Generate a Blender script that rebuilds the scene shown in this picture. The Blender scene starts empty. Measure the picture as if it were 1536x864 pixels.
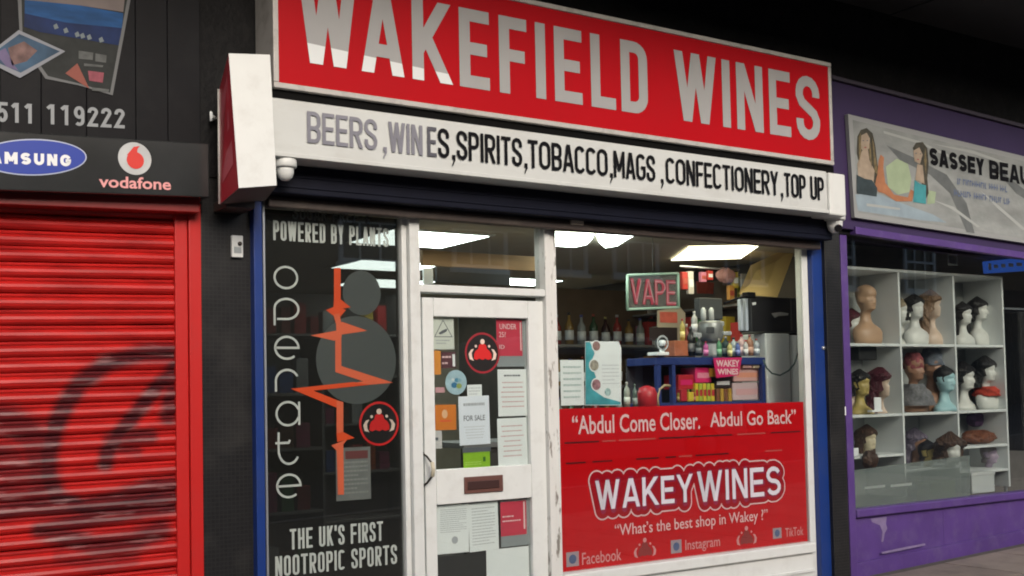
import bpy, bmesh, math, random
import numpy as np
from mathutils import Vector, Matrix
random.seed(7)
S = bpy.context.scene
COL = S.collection

# ------------------------------------------------------------------ camera
F, CX, CY, W, H = 1700.0, 768.0, 522.0, 1536.0, 864.0
ax = np.array([2582, -18, -1700.]); ax /= np.linalg.norm(ax)
az = np.array([-840, 40090, -1700.]); az /= np.linalg.norm(az)
ay = np.cross(az, ax)
ROT = np.array([ax, ay, az])
CAM = np.array([0.0, -5.298, 1.55])
cd = bpy.data.cameras.new('camera'); cam = bpy.data.objects.new('camera', cd); COL.objects.link(cam)
cd.sensor_width = 36; cd.lens = F / W * 36; cd.shift_y = (CY - H / 2) / W; cd.clip_end = 500; cd.clip_start = 0.05
M4 = Matrix.Identity(4)
for i in range(3):
    for j in range(3): M4[i][j] = ROT[i][j]
    M4[i][3] = CAM[i]
cam.matrix_world = M4
S.camera = cam

# ------------------------------------------------------------------ light
SUN_EL, SUN_AZ = 27, 190   # degrees; overcast: wide soft sun from the street side
w = bpy.data.worlds.new('World'); S.world = w; w.use_nodes = True
nt = w.node_tree; bg = nt.nodes['Background']
sky = nt.nodes.new('ShaderNodeTexSky'); sky.sky_type = 'NISHITA'; sky.sun_disc = False
sky.sun_elevation = math.radians(SUN_EL); sky.sun_rotation = math.radians(SUN_AZ)
sky.dust_density = 4.0; sky.air_density = 1.0; sky.ozone_density = 1.0
nt.links.new(sky.outputs[0], bg.inputs[0]); bg.inputs[1].default_value = 0.14
ld = bpy.data.lights.new('sun', 'SUN'); ld.energy = 1.2; ld.angle = math.radians(22); ld.color = (1, .97, .93)
sun = bpy.data.objects.new('sun', ld); COL.objects.link(sun)
sd = Vector((math.sin(math.radians(SUN_AZ)) * math.cos(math.radians(SUN_EL)), math.cos(math.radians(SUN_AZ)) * math.cos(math.radians(SUN_EL)), math.sin(math.radians(SUN_EL))))
sun.rotation_euler = sd.to_track_quat('Z', 'Y').to_euler(); sun.location = (0, -10, 12)
S.view_settings.view_transform = 'Standard'; S.view_settings.look = 'None'
S.view_settings.exposure = 0.33; S.view_settings.gamma = 1
S.render.engine = 'CYCLES'; S.cycles.filter_width = 1.9; S.cycles.max_bounces = 8; S.cycles.transparent_max_bounces = 24

# ------------------------------------------------------------------ measuring: pixel of the survey photo -> point on the plane y = Y
def at(u, v, Y=0.0):
    d = ROT @ np.array([u - CX, -(v - CY), -F]); return CAM + d * ((Y - CAM[1]) / d[1])
def atz(u, v, z):
    d = ROT @ np.array([u - CX, -(v - CY), -F]); return CAM + d * ((z - CAM[2]) / d[2])
def X(u, v, Y=0.0): return float(at(u, v, Y)[0])
def Z(u, v, Y=0.0): return float(at(u, v, Y)[2])
def rect(u0, v0, u1, v1, Y=0.0):
    um, vm = (u0 + u1) / 2, (v0 + v1) / 2
    return X(u0, vm, Y), X(u1, vm, Y), Z(um, v1, Y), Z(um, v0, Y)   # x0 x1 z0 z1

# ------------------------------------------------------------------ materials
MATS = {}
def mat(name, col, rough=.5, metal=0., var=.0, vscale=8., bump=0., bscale=60., dirt=0., dscale=5., dcol=(.12, .10, .08), stretch=(1, 1, 1),
        emit=0., ecol=None, spec=.5, coat=0., sheen=0.):
    if name in MATS: return MATS[name]
    m = bpy.data.materials.new(name); MATS[name] = m; m.use_nodes = True
    n = m.node_tree.nodes; l = m.node_tree.links; b = n['Principled BSDF']
    b.inputs['Base Color'].default_value = (*col, 1); b.inputs['Roughness'].default_value = rough
    b.inputs['Metallic'].default_value = metal; b.inputs['Specular IOR Level'].default_value = spec
    b.inputs['Coat Weight'].default_value = coat; b.inputs['Coat Roughness'].default_value = .1
    if emit:
        b.inputs['Emission Color'].default_value = (*(ecol or col), 1); b.inputs['Emission Strength'].default_value = emit
    if var or bump or dirt:
        tc = n.new('ShaderNodeNewGeometry'); mp = n.new('ShaderNodeMapping'); mp.inputs['Scale'].default_value = stretch
        l.new(tc.outputs['Position'], mp.inputs['Vector'])
    cur = None
    if var:
        t = n.new('ShaderNodeTexNoise'); t.inputs['Scale'].default_value = vscale; t.inputs['Detail'].default_value = 5; l.new(mp.outputs[0], t.inputs['Vector'])
        mx = n.new('ShaderNodeMix'); mx.data_type = 'RGBA'; l.new(t.outputs['Fac'], mx.inputs['Factor'])
        mx.inputs['A'].default_value = (*[max(0, c * (1 - var * 1.6)) for c in col], 1); mx.inputs['B'].default_value = (*[min(1, c * (1 + var * 1.6)) for c in col], 1)
        cur = mx.outputs['Result']
    if dirt:
        t = n.new('ShaderNodeTexNoise'); t.inputs['Scale'].default_value = dscale; t.inputs['Detail'].default_value = 8; t.inputs['Roughness'].default_value = .65; l.new(mp.outputs[0], t.inputs['Vector'])
        r = n.new('ShaderNodeValToRGB'); r.color_ramp.elements[0].position = .5; r.color_ramp.elements[1].position = .72
        r.color_ramp.elements[1].color = (dirt, dirt, dirt, 1); l.new(t.outputs['Fac'], r.inputs[0])
        mx = n.new('ShaderNodeMix'); mx.data_type = 'RGBA'; l.new(r.outputs[0], mx.inputs['Factor'])
        if cur: l.new(cur, mx.inputs['A'])
        else: mx.inputs['A'].default_value = (*col, 1)
        mx.inputs['B'].default_value = (*dcol, 1); cur = mx.outputs['Result']
    if cur: l.new(cur, b.inputs['Base Color'])
    if bump:
        t = n.new('ShaderNodeTexNoise'); t.inputs['Scale'].default_value = bscale; t.inputs['Detail'].default_value = 4; l.new(mp.outputs[0], t.inputs['Vector'])
        bp = n.new('ShaderNodeBump'); bp.inputs['Strength'].default_value = bump; bp.inputs['Distance'].default_value = .01
        l.new(t.outputs['Fac'], bp.inputs['Height']); l.new(bp.outputs[0], b.inputs['Normal'])
    return m
def glass_mat(name, tint=(.93, .95, .94), refl=1.0, base=.02):
    m = bpy.data.materials.new(name); MATS[name] = m; m.use_nodes = True
    n = m.node_tree.nodes; l = m.node_tree.links; n.remove(n['Principled BSDF'])
    tr = n.new('ShaderNodeBsdfTransparent'); tr.inputs[0].default_value = (*tint, 1)
    gl = n.new('ShaderNodeBsdfGlossy'); gl.inputs['Roughness'].default_value = .012
    fr = n.new('ShaderNodeFresnel'); fr.inputs[0].default_value = 1.5
    mu = n.new('ShaderNodeMath'); mu.operation = 'MULTIPLY_ADD'; mu.inputs[1].default_value = refl; mu.inputs[2].default_value = base; mu.use_clamp = True
    ge = n.new('ShaderNodeNewGeometry'); iv = n.new('ShaderNodeMath'); iv.operation = 'SUBTRACT'; iv.inputs[0].default_value = 1; l.new(ge.outputs['Backfacing'], iv.inputs[1])
    fm = n.new('ShaderNodeMath'); fm.operation = 'MULTIPLY'   # a back face is the inner side of the same thin pane: it adds no mirror
    l.new(fr.outputs[0], mu.inputs[0]); l.new(mu.outputs[0], fm.inputs[0]); l.new(iv.outputs[0], fm.inputs[1]); mu = fm
    mx = n.new('ShaderNodeMixShader'); l.new(mu.outputs[0], mx.inputs[0]); l.new(tr.outputs[0], mx.inputs[1]); l.new(gl.outputs[0], mx.inputs[2])
    l.new(mx.outputs[0], n['Material Output'].inputs[0]); return m
def film_mat(name, col, alpha, rough=.25):
    """printed translucent film / frosted sheet"""
    m = bpy.data.materials.new(name); MATS[name] = m; m.use_nodes = True
    b = m.node_tree.nodes['Principled BSDF']; b.inputs['Base Color'].default_value = (*col, 1); b.inputs['Roughness'].default_value = rough
    b.inputs['Alpha'].default_value = alpha; return m
def tile_mat(name, col, mortar, size=.020, rough=.3):
    m = bpy.data.materials.new(name); MATS[name] = m; m.use_nodes = True
    n = m.node_tree.nodes; l = m.node_tree.links; b = n['Principled BSDF']
    g = n.new('ShaderNodeNewGeometry'); sp = n.new('ShaderNodeSeparateXYZ'); l.new(g.outputs['Position'], sp.inputs[0])
    ad = n.new('ShaderNodeMath'); l.new(sp.outputs[0], ad.inputs[0]); l.new(sp.outputs[1], ad.inputs[1])
    cb = n.new('ShaderNodeCombineXYZ'); l.new(ad.outputs[0], cb.inputs[0]); l.new(sp.outputs[2], cb.inputs[1])
    br = n.new('ShaderNodeTexBrick'); br.offset = 0; br.inputs['Scale'].default_value = 1
    br.inputs['Brick Width'].default_value = size; br.inputs['Row Height'].default_value = size; br.inputs['Mortar Size'].default_value = .0016
    br.inputs['Color1'].default_value = (*col, 1); br.inputs['Color2'].default_value = (*[c * 1.5 for c in col], 1); br.inputs['Mortar'].default_value = (*mortar, 1)
    l.new(cb.outputs[0], br.inputs['Vector'])
    t = n.new('ShaderNodeTexNoise'); t.inputs['Scale'].default_value = 4; t.inputs['Detail'].default_value = 8; l.new(g.outputs['Position'], t.inputs['Vector'])
    r = n.new('ShaderNodeValToRGB'); r.color_ramp.elements[0].position = .5; r.color_ramp.elements[1].position = .75; r.color_ramp.elements[1].color = (.5, .5, .5, 1); l.new(t.outputs['Fac'], r.inputs[0])
    mx = n.new('ShaderNodeMix'); mx.data_type = 'RGBA'; l.new(r.outputs[0], mx.inputs['Factor']); l.new(br.outputs['Color'], mx.inputs['A']); mx.inputs['B'].default_value = (.05, .048, .045, 1)
    l.new(mx.outputs['Result'], b.inputs['Base Color']); b.inputs['Roughness'].default_value = rough
    bp = n.new('ShaderNodeBump'); bp.inputs['Strength'].default_value = .6; bp.inputs['Distance'].default_value = .002; bp.invert = True
    l.new(br.outputs['Fac'], bp.inputs['Height']); l.new(bp.outputs[0], b.inputs['Normal']); return m
def hair_mat(name, col, rough=.45):
    return mat(name, col, rough, var=.5, vscale=60, stretch=(1, 1, .08), bump=1., bscale=110)

WHITE = mat('white gloss paint', (.68, .70, .69), .38, var=.04, vscale=3, dirt=.35, dscale=6, dcol=(.36, .34, .30), bump=.05)
WHITE2 = mat('clean white paint', (.70, .72, .71), .4, var=.03, dirt=.22, dscale=9, dcol=(.40, .38, .35))
PEEL = mat('peeling white paint', (.68, .68, .66), .6, var=.06, dirt=1., dscale=13, stretch=(1.6, 1.6, .38), dcol=(.22, .20, .18), bump=.5, bscale=40)
PEEL.node_tree.nodes['Color Ramp'].color_ramp.elements[0].position = .56; PEEL.node_tree.nodes['Color Ramp'].color_ramp.elements[1].position = .62
REDSIGN = mat('red sign face', (.43, .003, .008), .45, spec=.12, var=.05, vscale=2, dirt=.12, dscale=3, dcol=(.25, .02, .02))
SIGNWHITE = mat('sign lettering white', (.36, .36, .365), .5, spec=.2, var=.05, vscale=4, dirt=.2, dscale=12, dcol=(.4, .38, .36))
SIGNGLARE = mat('sign lettering in glare', (.72, .75, .76), .4)  # glare on the feet of the first letters, put into a brighter white
CREAM = mat('off white sign frame', (.48, .46, .44), .4, dirt=.5, dscale=9)
PANELW = mat('white fascia board', (.58, .60, .59), .35, var=.04, vscale=2, dirt=.35, dscale=3, dcol=(.42, .41, .38), stretch=(1, 1, 3))
INKBLACK = mat('black lettering', (.008, .008, .010), .6, spec=.08)
NAVY = mat('navy shutter box', (.006, .007, .016), .5, spec=.15, var=.2, bump=.1, bscale=20)
BROWNMETAL = mat('brown shutter bar', (.05, .035, .03), .5, dirt=.5)
BLUE = mat('blue painted guide', (.009, .036, .19), .35, var=.08, dirt=.2, dcol=(.05, .07, .15))
SILVER = mat('silver trim', (.55, .58, .62), .3, metal=.7)
BLACKTILE = tile_mat('black mosaic tile', (.010, .010, .011), (.022, .022, .022))
BLACKWALL = mat('black painted render', (.010, .010, .011), .6, spec=.12, var=.3, vscale=9, dirt=.35, dscale=11, dcol=(.03, .03, .03), bump=.5, bscale=35)
BLACKBOARD = mat('black fascia board', (.009, .009, .011), .5, spec=.12, var=.25, vscale=3, dirt=.2, dcol=(.035, .035, .035))
SOFFIT = mat('dark soffit', (.02, .02, .022), .7, var=.3, vscale=2)
DARKRED = mat('dark red steel', (.24, .012, .012), .4, var=.1, dirt=.3, dcol=(.06, .01, .01))
REDSTEEL = mat('red painted steel', (.50, .014, .013), .36, var=.06, vscale=5, dirt=.2, dcol=(.28, .03, .03), bump=.08, bscale=30)
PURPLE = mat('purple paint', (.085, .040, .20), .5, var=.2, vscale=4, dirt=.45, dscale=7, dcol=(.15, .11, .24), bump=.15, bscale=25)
PURPLESHADED = mat('purple fascia', (.038, .020, .080), .5, var=.12, vscale=3)  # darker copy of PURPLE: the shade on the fascia put into its colour
GREYSHELF = mat('white shelf laminate', (.70, .73, .73), .5, var=.05)
GLASS = glass_mat('shop window glass', refl=2.5, base=.015)
BRASS = mat('tarnished metal', (.06, .05, .045), .35, metal=.8)
BROWNPLATE = mat('brown letter plate', (.13, .055, .045), .45, var=.15)
PAPER = mat('white paper', (.84, .87, .88), .6, var=.03)
GREYINK = mat('grey print', (.42, .44, .47), .7)
INK2 = mat('dark print', (.12, .13, .15), .7)
PINKINK = mat('pink print', (.62, .36, .37), .7)
PINKWHITE = mat('pink white lettering', (.85, .60, .62), .5)
LAV = mat('lavender white lettering', (.80, .74, .84), .5)
VINYLRED = mat('red window vinyl', (.60, .004, .008), .4, spec=.2, var=.03)
ORANGE = mat('orange vinyl', (.75, .085, .02), .4)
SALMON = mat('salmon vinyl', (.75, .20, .13), .4)
GREYVINYL = mat('grey disc vinyl', (.075, .083, .083), .45)
OFFWHITE = mat('off white lettering', (.62, .63, .62), .5)

# ------------------------------------------------------------------ object helpers
ORG = {}
def thing(name, label, cat, loc=(0, 0, 0), group=None):
    o = bpy.data.objects.new(name, None); COL.objects.link(o); o.location = loc; o.empty_display_size = .1
    ORG[o.name] = Vector(loc); o['label'] = label; o['category'] = cat
    if group: o['group'] = group
    return o
def tag(o, label=None, cat=None, group=None, kind=None):
    if label: o['label'] = label
    if cat: o['category'] = cat
    if group: o['group'] = group
    if kind: o['kind'] = kind
    return o
def mk(name, verts, faces, m, parent=None, smooth=False, bevel=0, org=None):
    verts = [Vector(v) for v in verts]
    if parent is not None: o0 = ORG[parent.name]
    elif org is not None: o0 = Vector(org)
    else:
        xs = [v.x for v in verts]; ys = [v.y for v in verts]; o0 = Vector(((min(xs) + max(xs)) / 2, (min(ys) + max(ys)) / 2, min(v.z for v in verts)))
    me = bpy.data.meshes.new(name); me.from_pydata([v - o0 for v in verts], [], faces); me.update()
    if bevel:
        bm = bmesh.new(); bm.from_mesh(me); bmesh.ops.bevel(bm, geom=bm.edges[:], offset=bevel, segments=2, affect='EDGES', profile=.5, clamp_overlap=True)
        bm.to_mesh(me); bm.free()
    if isinstance(m, (list, tuple)):
        for k in m: me.materials.append(k)
    else: me.materials.append(m)
    if smooth:
        for p in me.polygons: p.use_smooth = True
    o = bpy.data.objects.new(name, me); COL.objects.link(o); ORG[o.name] = o0.copy()
    if parent is not None: o.parent = parent
    else: o.location = o0
    return o
BF = [(0, 3, 2, 1), (4, 5, 6, 7), (0, 1, 5, 4), (1, 2, 6, 5), (2, 3, 7, 6), (3, 0, 4, 7)]
def boxv(x0, x1, y0, y1, z0, z1, sh=0., xs=None):
    """sh: rise per metre along x (from xs)"""
    if xs is None: xs = x0
    f = lambda x, z: z + sh * (x - xs)
    return [(x0, y0, f(x0, z0)), (x1, y0, f(x1, z0)), (x1, y1, f(x1, z0)), (x0, y1, f(x0, z0)), (x0, y0, f(x0, z1)), (x1, y0, f(x1, z1)), (x1, y1, f(x1, z1)), (x0, y1, f(x0, z1))]
def box(name, x0, x1, y0, y1, z0, z1, m, parent=None, bevel=.003, sh=0., xs=None):
    return mk(name, boxv(x0, x1, y0, y1, z0, z1, sh, xs), BF, m, parent, bevel=bevel)
def boxes(name, lst, m, parent=None):
    V, Fc = [], []
    for b in lst:
        k = len(V); V += boxv(*b); Fc += [tuple(i + k for i in f) for f in BF]
    return mk(name, V, Fc, m, parent)
def pbox(name, u0, v0, u1, v1, Y, th, m, parent=None, bevel=.002):
    x0, x1, z0, z1 = rect(u0, v0, u1, v1, Y); return box(name, x0, x1, Y, Y + th, z0, z1, m, parent, bevel)
def plate(name, pts, Y, th, m, parent=None):
    """extruded polygon from (x,z) points; front face at Y"""
    n = len(pts); a = sum(pts[i][0] * pts[(i + 1) % n][1] - pts[(i + 1) % n][0] * pts[i][1] for i in range(n))
    if a < 0: pts = pts[::-1]
    V = [(x, Y, z) for x, z in pts]; Fc = [tuple(range(n))]
    if th:
        V += [(x, Y + th, z) for x, z in pts]; Fc.append(tuple(range(2 * n - 1, n - 1, -1)))
        Fc += [(i, i + n, (i + 1) % n + n, (i + 1) % n) for i in range(n)]
    return mk(name, V, Fc, m, parent)
def pplate(name, px, Y, th, m, parent=None):
    return plate(name, [(X(u, v, Y), Z(u, v, Y)) for u, v in px], Y, th, m, parent)
def disc_pts(cx, cz, r, n=40, rz=None): return [(cx + r * math.cos(2 * math.pi * i / n), cz + (rz or r) * math.sin(2 * math.pi * i / n)) for i in range(n)]
def ring(name, cx, cz, r0, r1, Y, m, parent, n=48):
    V = []; Fc = []
    for i in range(n):
        a = 2 * math.pi * i / n; V += [(cx + r0 * math.cos(a), Y, cz + r0 * math.sin(a)), (cx + r1 * math.cos(a), Y, cz + r1 * math.sin(a))]
        j = (i + 1) % n; Fc.append((2 * i, 2 * i + 1, 2 * j + 1, 2 * j))
    return mk(name, V, Fc, m, parent)
def tube(name, pts, r, m, parent=None, n=8):
    pts = [Vector(p) for p in pts]; V = []; Fc = []
    for i, p in enumerate(pts):
        t = (pts[min(i + 1, len(pts) - 1)] - pts[max(i - 1, 0)]).normalized()
        a = t.cross(Vector((0, 1, .1)) if abs(t.y) < .8 else Vector((1, 0, 0))).normalized(); b = t.cross(a)
        V += [p + (a * math.cos(2 * math.pi * k / n) + b * math.sin(2 * math.pi * k / n)) * r for k in range(n)]
    for i in range(len(pts) - 1):
        for k in range(n): Fc.append((i * n + k, i * n + (k + 1) % n, (i + 1) * n + (k + 1) % n, (i + 1) * n + k))
    Fc += [tuple(range(n))[::-1], tuple(range((len(pts) - 1) * n, len(pts) * n))]
    return mk(name, V, Fc, m, parent, smooth=True)
def lathe(name, cx, cy, prof, m, parent=None, n=20, axis='z', cz=0):
    V = []; Fc = []
    for r, h in prof:
        for k in range(n):
            a = 2 * math.pi * k / n
            V.append((cx + r * math.cos(a), cy + r * math.sin(a), h) if axis == 'z' else (cx + r * math.cos(a), h, cz + r * math.sin(a)))
    for i in range(len(prof) - 1):
        for k in range(n): Fc.append((i * n + k, i * n + (k + 1) % n, (i + 1) * n + (k + 1) % n, (i + 1) * n + k))
    Fc += [tuple(range(n))[::-1], tuple(range((len(prof) - 1) * n, len(prof) * n))]
    return mk(name, V, Fc, m, parent, smooth=True)

# ------------------------------------------------------------------ lettering
def arc(cx, cy, rx, ry, a0, a1, n=8):
    return [(cx + rx * math.cos(math.radians(a0 + (a1 - a0) * i / n)), cy + ry * math.sin(math.radians(a0 + (a1 - a0) * i / n))) for i in range(n + 1)]
def glyph(c, w, h, t):
    """condensed gothic capitals: centre lines of strokes of width t inside a w x h box"""
    a, b, lo, hi, m = t / 2, w - t / 2, t / 2, h - t / 2, h / 2; rx = (b - a) / 2; cx = w / 2; ry = min(rx, (hi - lo) / 2); rq = min(rx, (hi - lo) / 4)
    if c == 'I': return [[(cx, 0), (cx, h)]]
    if c == 'L': return [[(a, h), (a, lo), (w, lo)]]
    if c == 'E': return [[(w, hi), (a, hi), (a, lo), (w, lo)], [(a + t / 2, m), (w * .92, m)]]
    if c == 'F': return [[(w, hi), (a, hi), (a, 0)], [(a + t / 2, m), (w * .92, m)]]
    if c == 'T': return [[(0, hi), (w, hi)], [(cx, h - t), (cx, 0)]]
    if c == 'H': return [[(a, 0), (a, h)], [(b, 0), (b, h)], [(a + t / 2, m), (b - t / 2, m)]]
    if c == 'N': return [[(a, 0), (a, h)], [(b, 0), (b, h)], [(a * 1.1, h), (w - a * 1.1, 0)]]
    if c == 'A': return [[(a * .9, 0), (cx - t * .12, h)], [(w - a * .9, 0), (cx + t * .12, h)], [(w * .25, h * .28), (w * .75, h * .28)]]
    if c == 'V': return [[(a, h), (cx, 0)], [(b, h), (cx, 0)]]
    if c == 'W': return [[(a * .9, h), (w * .29, 0)], [(w * .29, 0), (cx, h * .98)], [(cx, h * .98), (w * .71, 0)], [(w * .71, 0), (w - a * .9, h)]]
    if c == 'M': return [[(a, 0), (a, h)], [(b, 0), (b, h)], [(a, h), (cx, h * .25)], [(b, h), (cx, h * .25)]]
    if c == 'K': return [[(a, 0), (a, h)], [(a, h * .36), (b - .02 * w, h)], [(w * .38, h * .52), (b + .02 * w, 0)]]
    if c == 'Y': return [[(a, h), (cx, m * .9)], [(b, h), (cx, m * .9)], [(cx, m), (cx, 0)]]
    if c == 'X': return [[(a, h), (b, 0)], [(b, h), (a, 0)]]
    if c == 'O': return [arc(cx, hi - ry, rx, ry, 0, 180) + arc(cx, lo + ry, rx, ry, 180, 360) + [(b, hi - ry)]]
    if c == 'Q': return glyph('O', w, h, t) + [[(cx, h * .2), (w, 0)]]
    if c == 'U': return [[(a, h)] + arc(cx, lo + ry, rx, ry, 180, 360) + [(b, h)]]
    if c == 'C': return [arc(cx, hi - ry, rx, ry, 15, 180) + arc(cx, lo + ry, rx, ry, 180, 345)]
    if c == 'G': return [arc(cx, hi - ry, rx, ry, 20, 180) + arc(cx, lo + ry, rx, ry, 180, 360) + [(b, m * .95), (cx, m * .95)]]
    if c == 'S':
        if rx > (hi - lo) / 4: return [arc(cx, hi - rq, rx, rq, 20, 250) + arc(cx, lo + rq, rx, rq, 70, -160)]
        return [[(b, h * .68)] + arc(cx, hi - rx, rx, rx, 0, 180) + [(a, h * .68), (a + .1 * w, h * .58), (b - .1 * w, h * .42), (b, h * .32)] + arc(cx, lo + rx, rx, rx, 0, -180) + [(a, h * .32)]]
    if c == 'D': return [[(a, 0), (a, hi), (cx * .8, hi)] + arc(b - rx, hi - ry, rx, ry, 90, 0, 6) + arc(b - rx, lo + ry, rx, ry, 0, -90, 6) + [(a + t / 2, lo)]]
    if c == 'P': return [[(a, 0), (a, hi), (cx * .8, hi)] + arc(b - rx, hi - rq, rx, rq, 90, 0, 6) + arc(b - rx, m + rq - t * .2, rx, rq, 0, -90, 6) + [(a + t / 2, m - t * .2)]]
    if c == 'R': return glyph('P', w, h, t) + [[(cx, m - t * .5), (b, 0)]]
    if c == 'B': return glyph('P', w, h, t) + [[(cx * .8, m - t * .2)] + arc(b - rx, m - t * .2 - rq * .9, rx, rq * .9, 90, 0, 5) + arc(b - rx, lo + rq, rx, rq, 0, -90, 6) + [(a + t / 2, lo)]]
    if c == '1': return [[(w * .15, h * .78), (w * .6, h)], [(w * .6, 0), (w * .6, h)]]
    if c == '2': return [[(a, h * .7)] + arc(cx, hi - rq, rx, rq, 180, -10) + [(a, lo), (w, lo)]]
    if c == '5': return [[(w, hi), (a * 1.2, hi), (a, h * .52), (cx, h * .6)] + arc(cx, lo + h * .25, rx, h * .25, 80, -160, 12)]
    if c == '9': return [arc(cx, hi - h * .24, rx, h * .24, 0, 360, 16), [(b, hi - h * .24), (b, lo + rq)] + arc(cx, lo + rq, rx, rq, 0, -140, 8)]
    if c == "'": return [[(cx, h), (cx, h * .72)]]
    if c == '&': return [[(b, h * .4), (cx, 0 + lo), (a, h * .25), (b * .85, h * .75), (cx, hi), (a * 1.5, h * .75), (b, 0)]]
    return []
def ribbon(lines, t, Y, x0=0, z0=0, sx=1., sz=1., step=.0004):
    V = []; Fc = []
    for li, pl in enumerate(lines):
        q = [pl[0]]
        for p in pl[1:]:
            if math.hypot(p[0] - q[-1][0], p[1] - q[-1][1]) > 1e-6: q.append(p)
        n = len(q); k0 = len(V)
        for i in range(n):
            if i == 0: d0 = d1 = (q[1][0] - q[0][0], q[1][1] - q[0][1])
            elif i == n - 1: d0 = d1 = (q[-1][0] - q[-2][0], q[-1][1] - q[-2][1])
            else: d0 = (q[i][0] - q[i - 1][0], q[i][1] - q[i - 1][1]); d1 = (q[i + 1][0] - q[i][0], q[i + 1][1] - q[i][1])
            l0 = math.hypot(*d0); l1 = math.hypot(*d1); n0 = (-d0[1] / l0, d0[0] / l0); n1 = (-d1[1] / l1, d1[0] / l1)
            mx, mz = n0[0] + n1[0], n0[1] + n1[1]; ml = math.hypot(mx, mz) or 1; mx /= ml; mz /= ml
            s = t / 2 / max(.35, mx * n0[0] + mz * n0[1])
            for sg in (1, -1): V.append((x0 + (q[i][0] + sg * mx * s) * sx, Y - li * step, z0 + (q[i][1] + sg * mz * s) * sz))
        for i in range(n - 1): k = k0 + 2 * i; Fc.append((k, k + 1, k + 3, k + 2))
    return V, Fc
def trimmed(lines, t, Y, x0, z0, zlo, zhi, step=.0003):
    """strokes whose slanted ends are cut square at the top and bottom of the line"""
    out = []
    for pl in lines:
        pl = list(pl)
        for e, k in ((0, 1), (-1, -2)):
            p, q = pl[e], pl[k]; zz = z0 + p[1]
            if (zz < zlo + .04 * (zhi - zlo) or zz > zhi - .04 * (zhi - zlo)) and abs(p[0] - q[0]) > 1e-4 and abs(p[1] - q[1]) > .3 * abs(p[0] - q[0]):
                d = math.hypot(p[0] - q[0], p[1] - q[1]); pl[e] = (p[0] + (p[0] - q[0]) / d * t, p[1] + (p[1] - q[1]) / d * t)
        out.append(pl)
    V, Fc = ribbon(out, t, Y, x0, z0, step=step)
    bm = bmesh.new(); vs = [bm.verts.new(v) for v in V]
    for f in Fc: bm.faces.new([vs[i] for i in f])
    for co, no in ((zlo, -1), (zhi, 1)):
        bmesh.ops.bisect_plane(bm, geom=bm.verts[:] + bm.edges[:] + bm.faces[:], plane_co=(0, Y, co), plane_no=(0, 0, no), clear_outer=True)
    bm.verts.index_update(); Vo = [tuple(v.co) for v in bm.verts]; Fo = [tuple(v.index for v in f.verts) for f in bm.faces]; bm.free(); return Vo, Fo
def condensed(name, text, x0, x1, z0, z1, Y, m, parent, tw=.18, gap=.26, space=.5, shear=0.):
    """a line of condensed capitals filling the rectangle"""
    h = z1 - z0; wd = lambda c: {'I': tw / .55, 'W': 1.45, 'M': 1.25, "'": tw / .6, ' ': space}.get(c, 1.)
    tot = sum(wd(c) for c in text) + gap * (len(text) - 1); u = (x1 - x0) / tot; x = x0; V = []; Fc = []
    for c in text:
        if c != ' ':
            v, f = trimmed(glyph(c, wd(c) * u, h, tw * h * .7), tw * h * .7, Y, x, z0, z0, z1); k = len(V); V += v; Fc += [tuple(i + k for i in q) for q in f]
        x += (wd(c) + gap) * u
    if shear: V = [(a, b, c + shear * (a - x0)) for a, b, c in V]
    return mk(name, V, Fc, m, parent)
def text(name, body, x0, x1, z0, z1, Y, m, parent, bold=0., shear=0., depth=0.):
    cu = bpy.data.curves.new('t', 'FONT'); cu.body = body; cu.size = 1; cu.offset = bold; cu.resolution_u = 3
    ob = bpy.data.objects.new('t', cu); COL.objects.link(ob)
    me = bpy.data.meshes.new_from_object(ob.evaluated_get(bpy.context.evaluated_depsgraph_get()))
    bpy.data.objects.remove(ob); bpy.data.curves.remove(cu)
    V = [v.co.copy() for v in me.vertices]; Fc = [tuple(p.vertices) for p in me.polygons]; bpy.data.meshes.remove(me)
    a0, a1 = min(v.x for v in V), max(v.x for v in V); b0, b1 = min(v.y for v in V), max(v.y for v in V)
    V = [(x0 + (v.x - a0) / (a1 - a0) * (x1 - x0), Y, z0 + (v.y - b0) / (b1 - b0) * (z1 - z0)) for v in V]
    if shear: V = [(a, b, c + shear * (a - x0)) for a, b, c in V]
    return mk(name, V, Fc, m, parent)
def ptext(name, body, u0, v0, u1, v1, Y, m, parent, bold=0.):
    x0, x1, z0, z1 = rect(u0, v0, u1, v1, Y); return text(name, body, x0, x1, z0, z1, Y, m, parent, bold)
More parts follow.
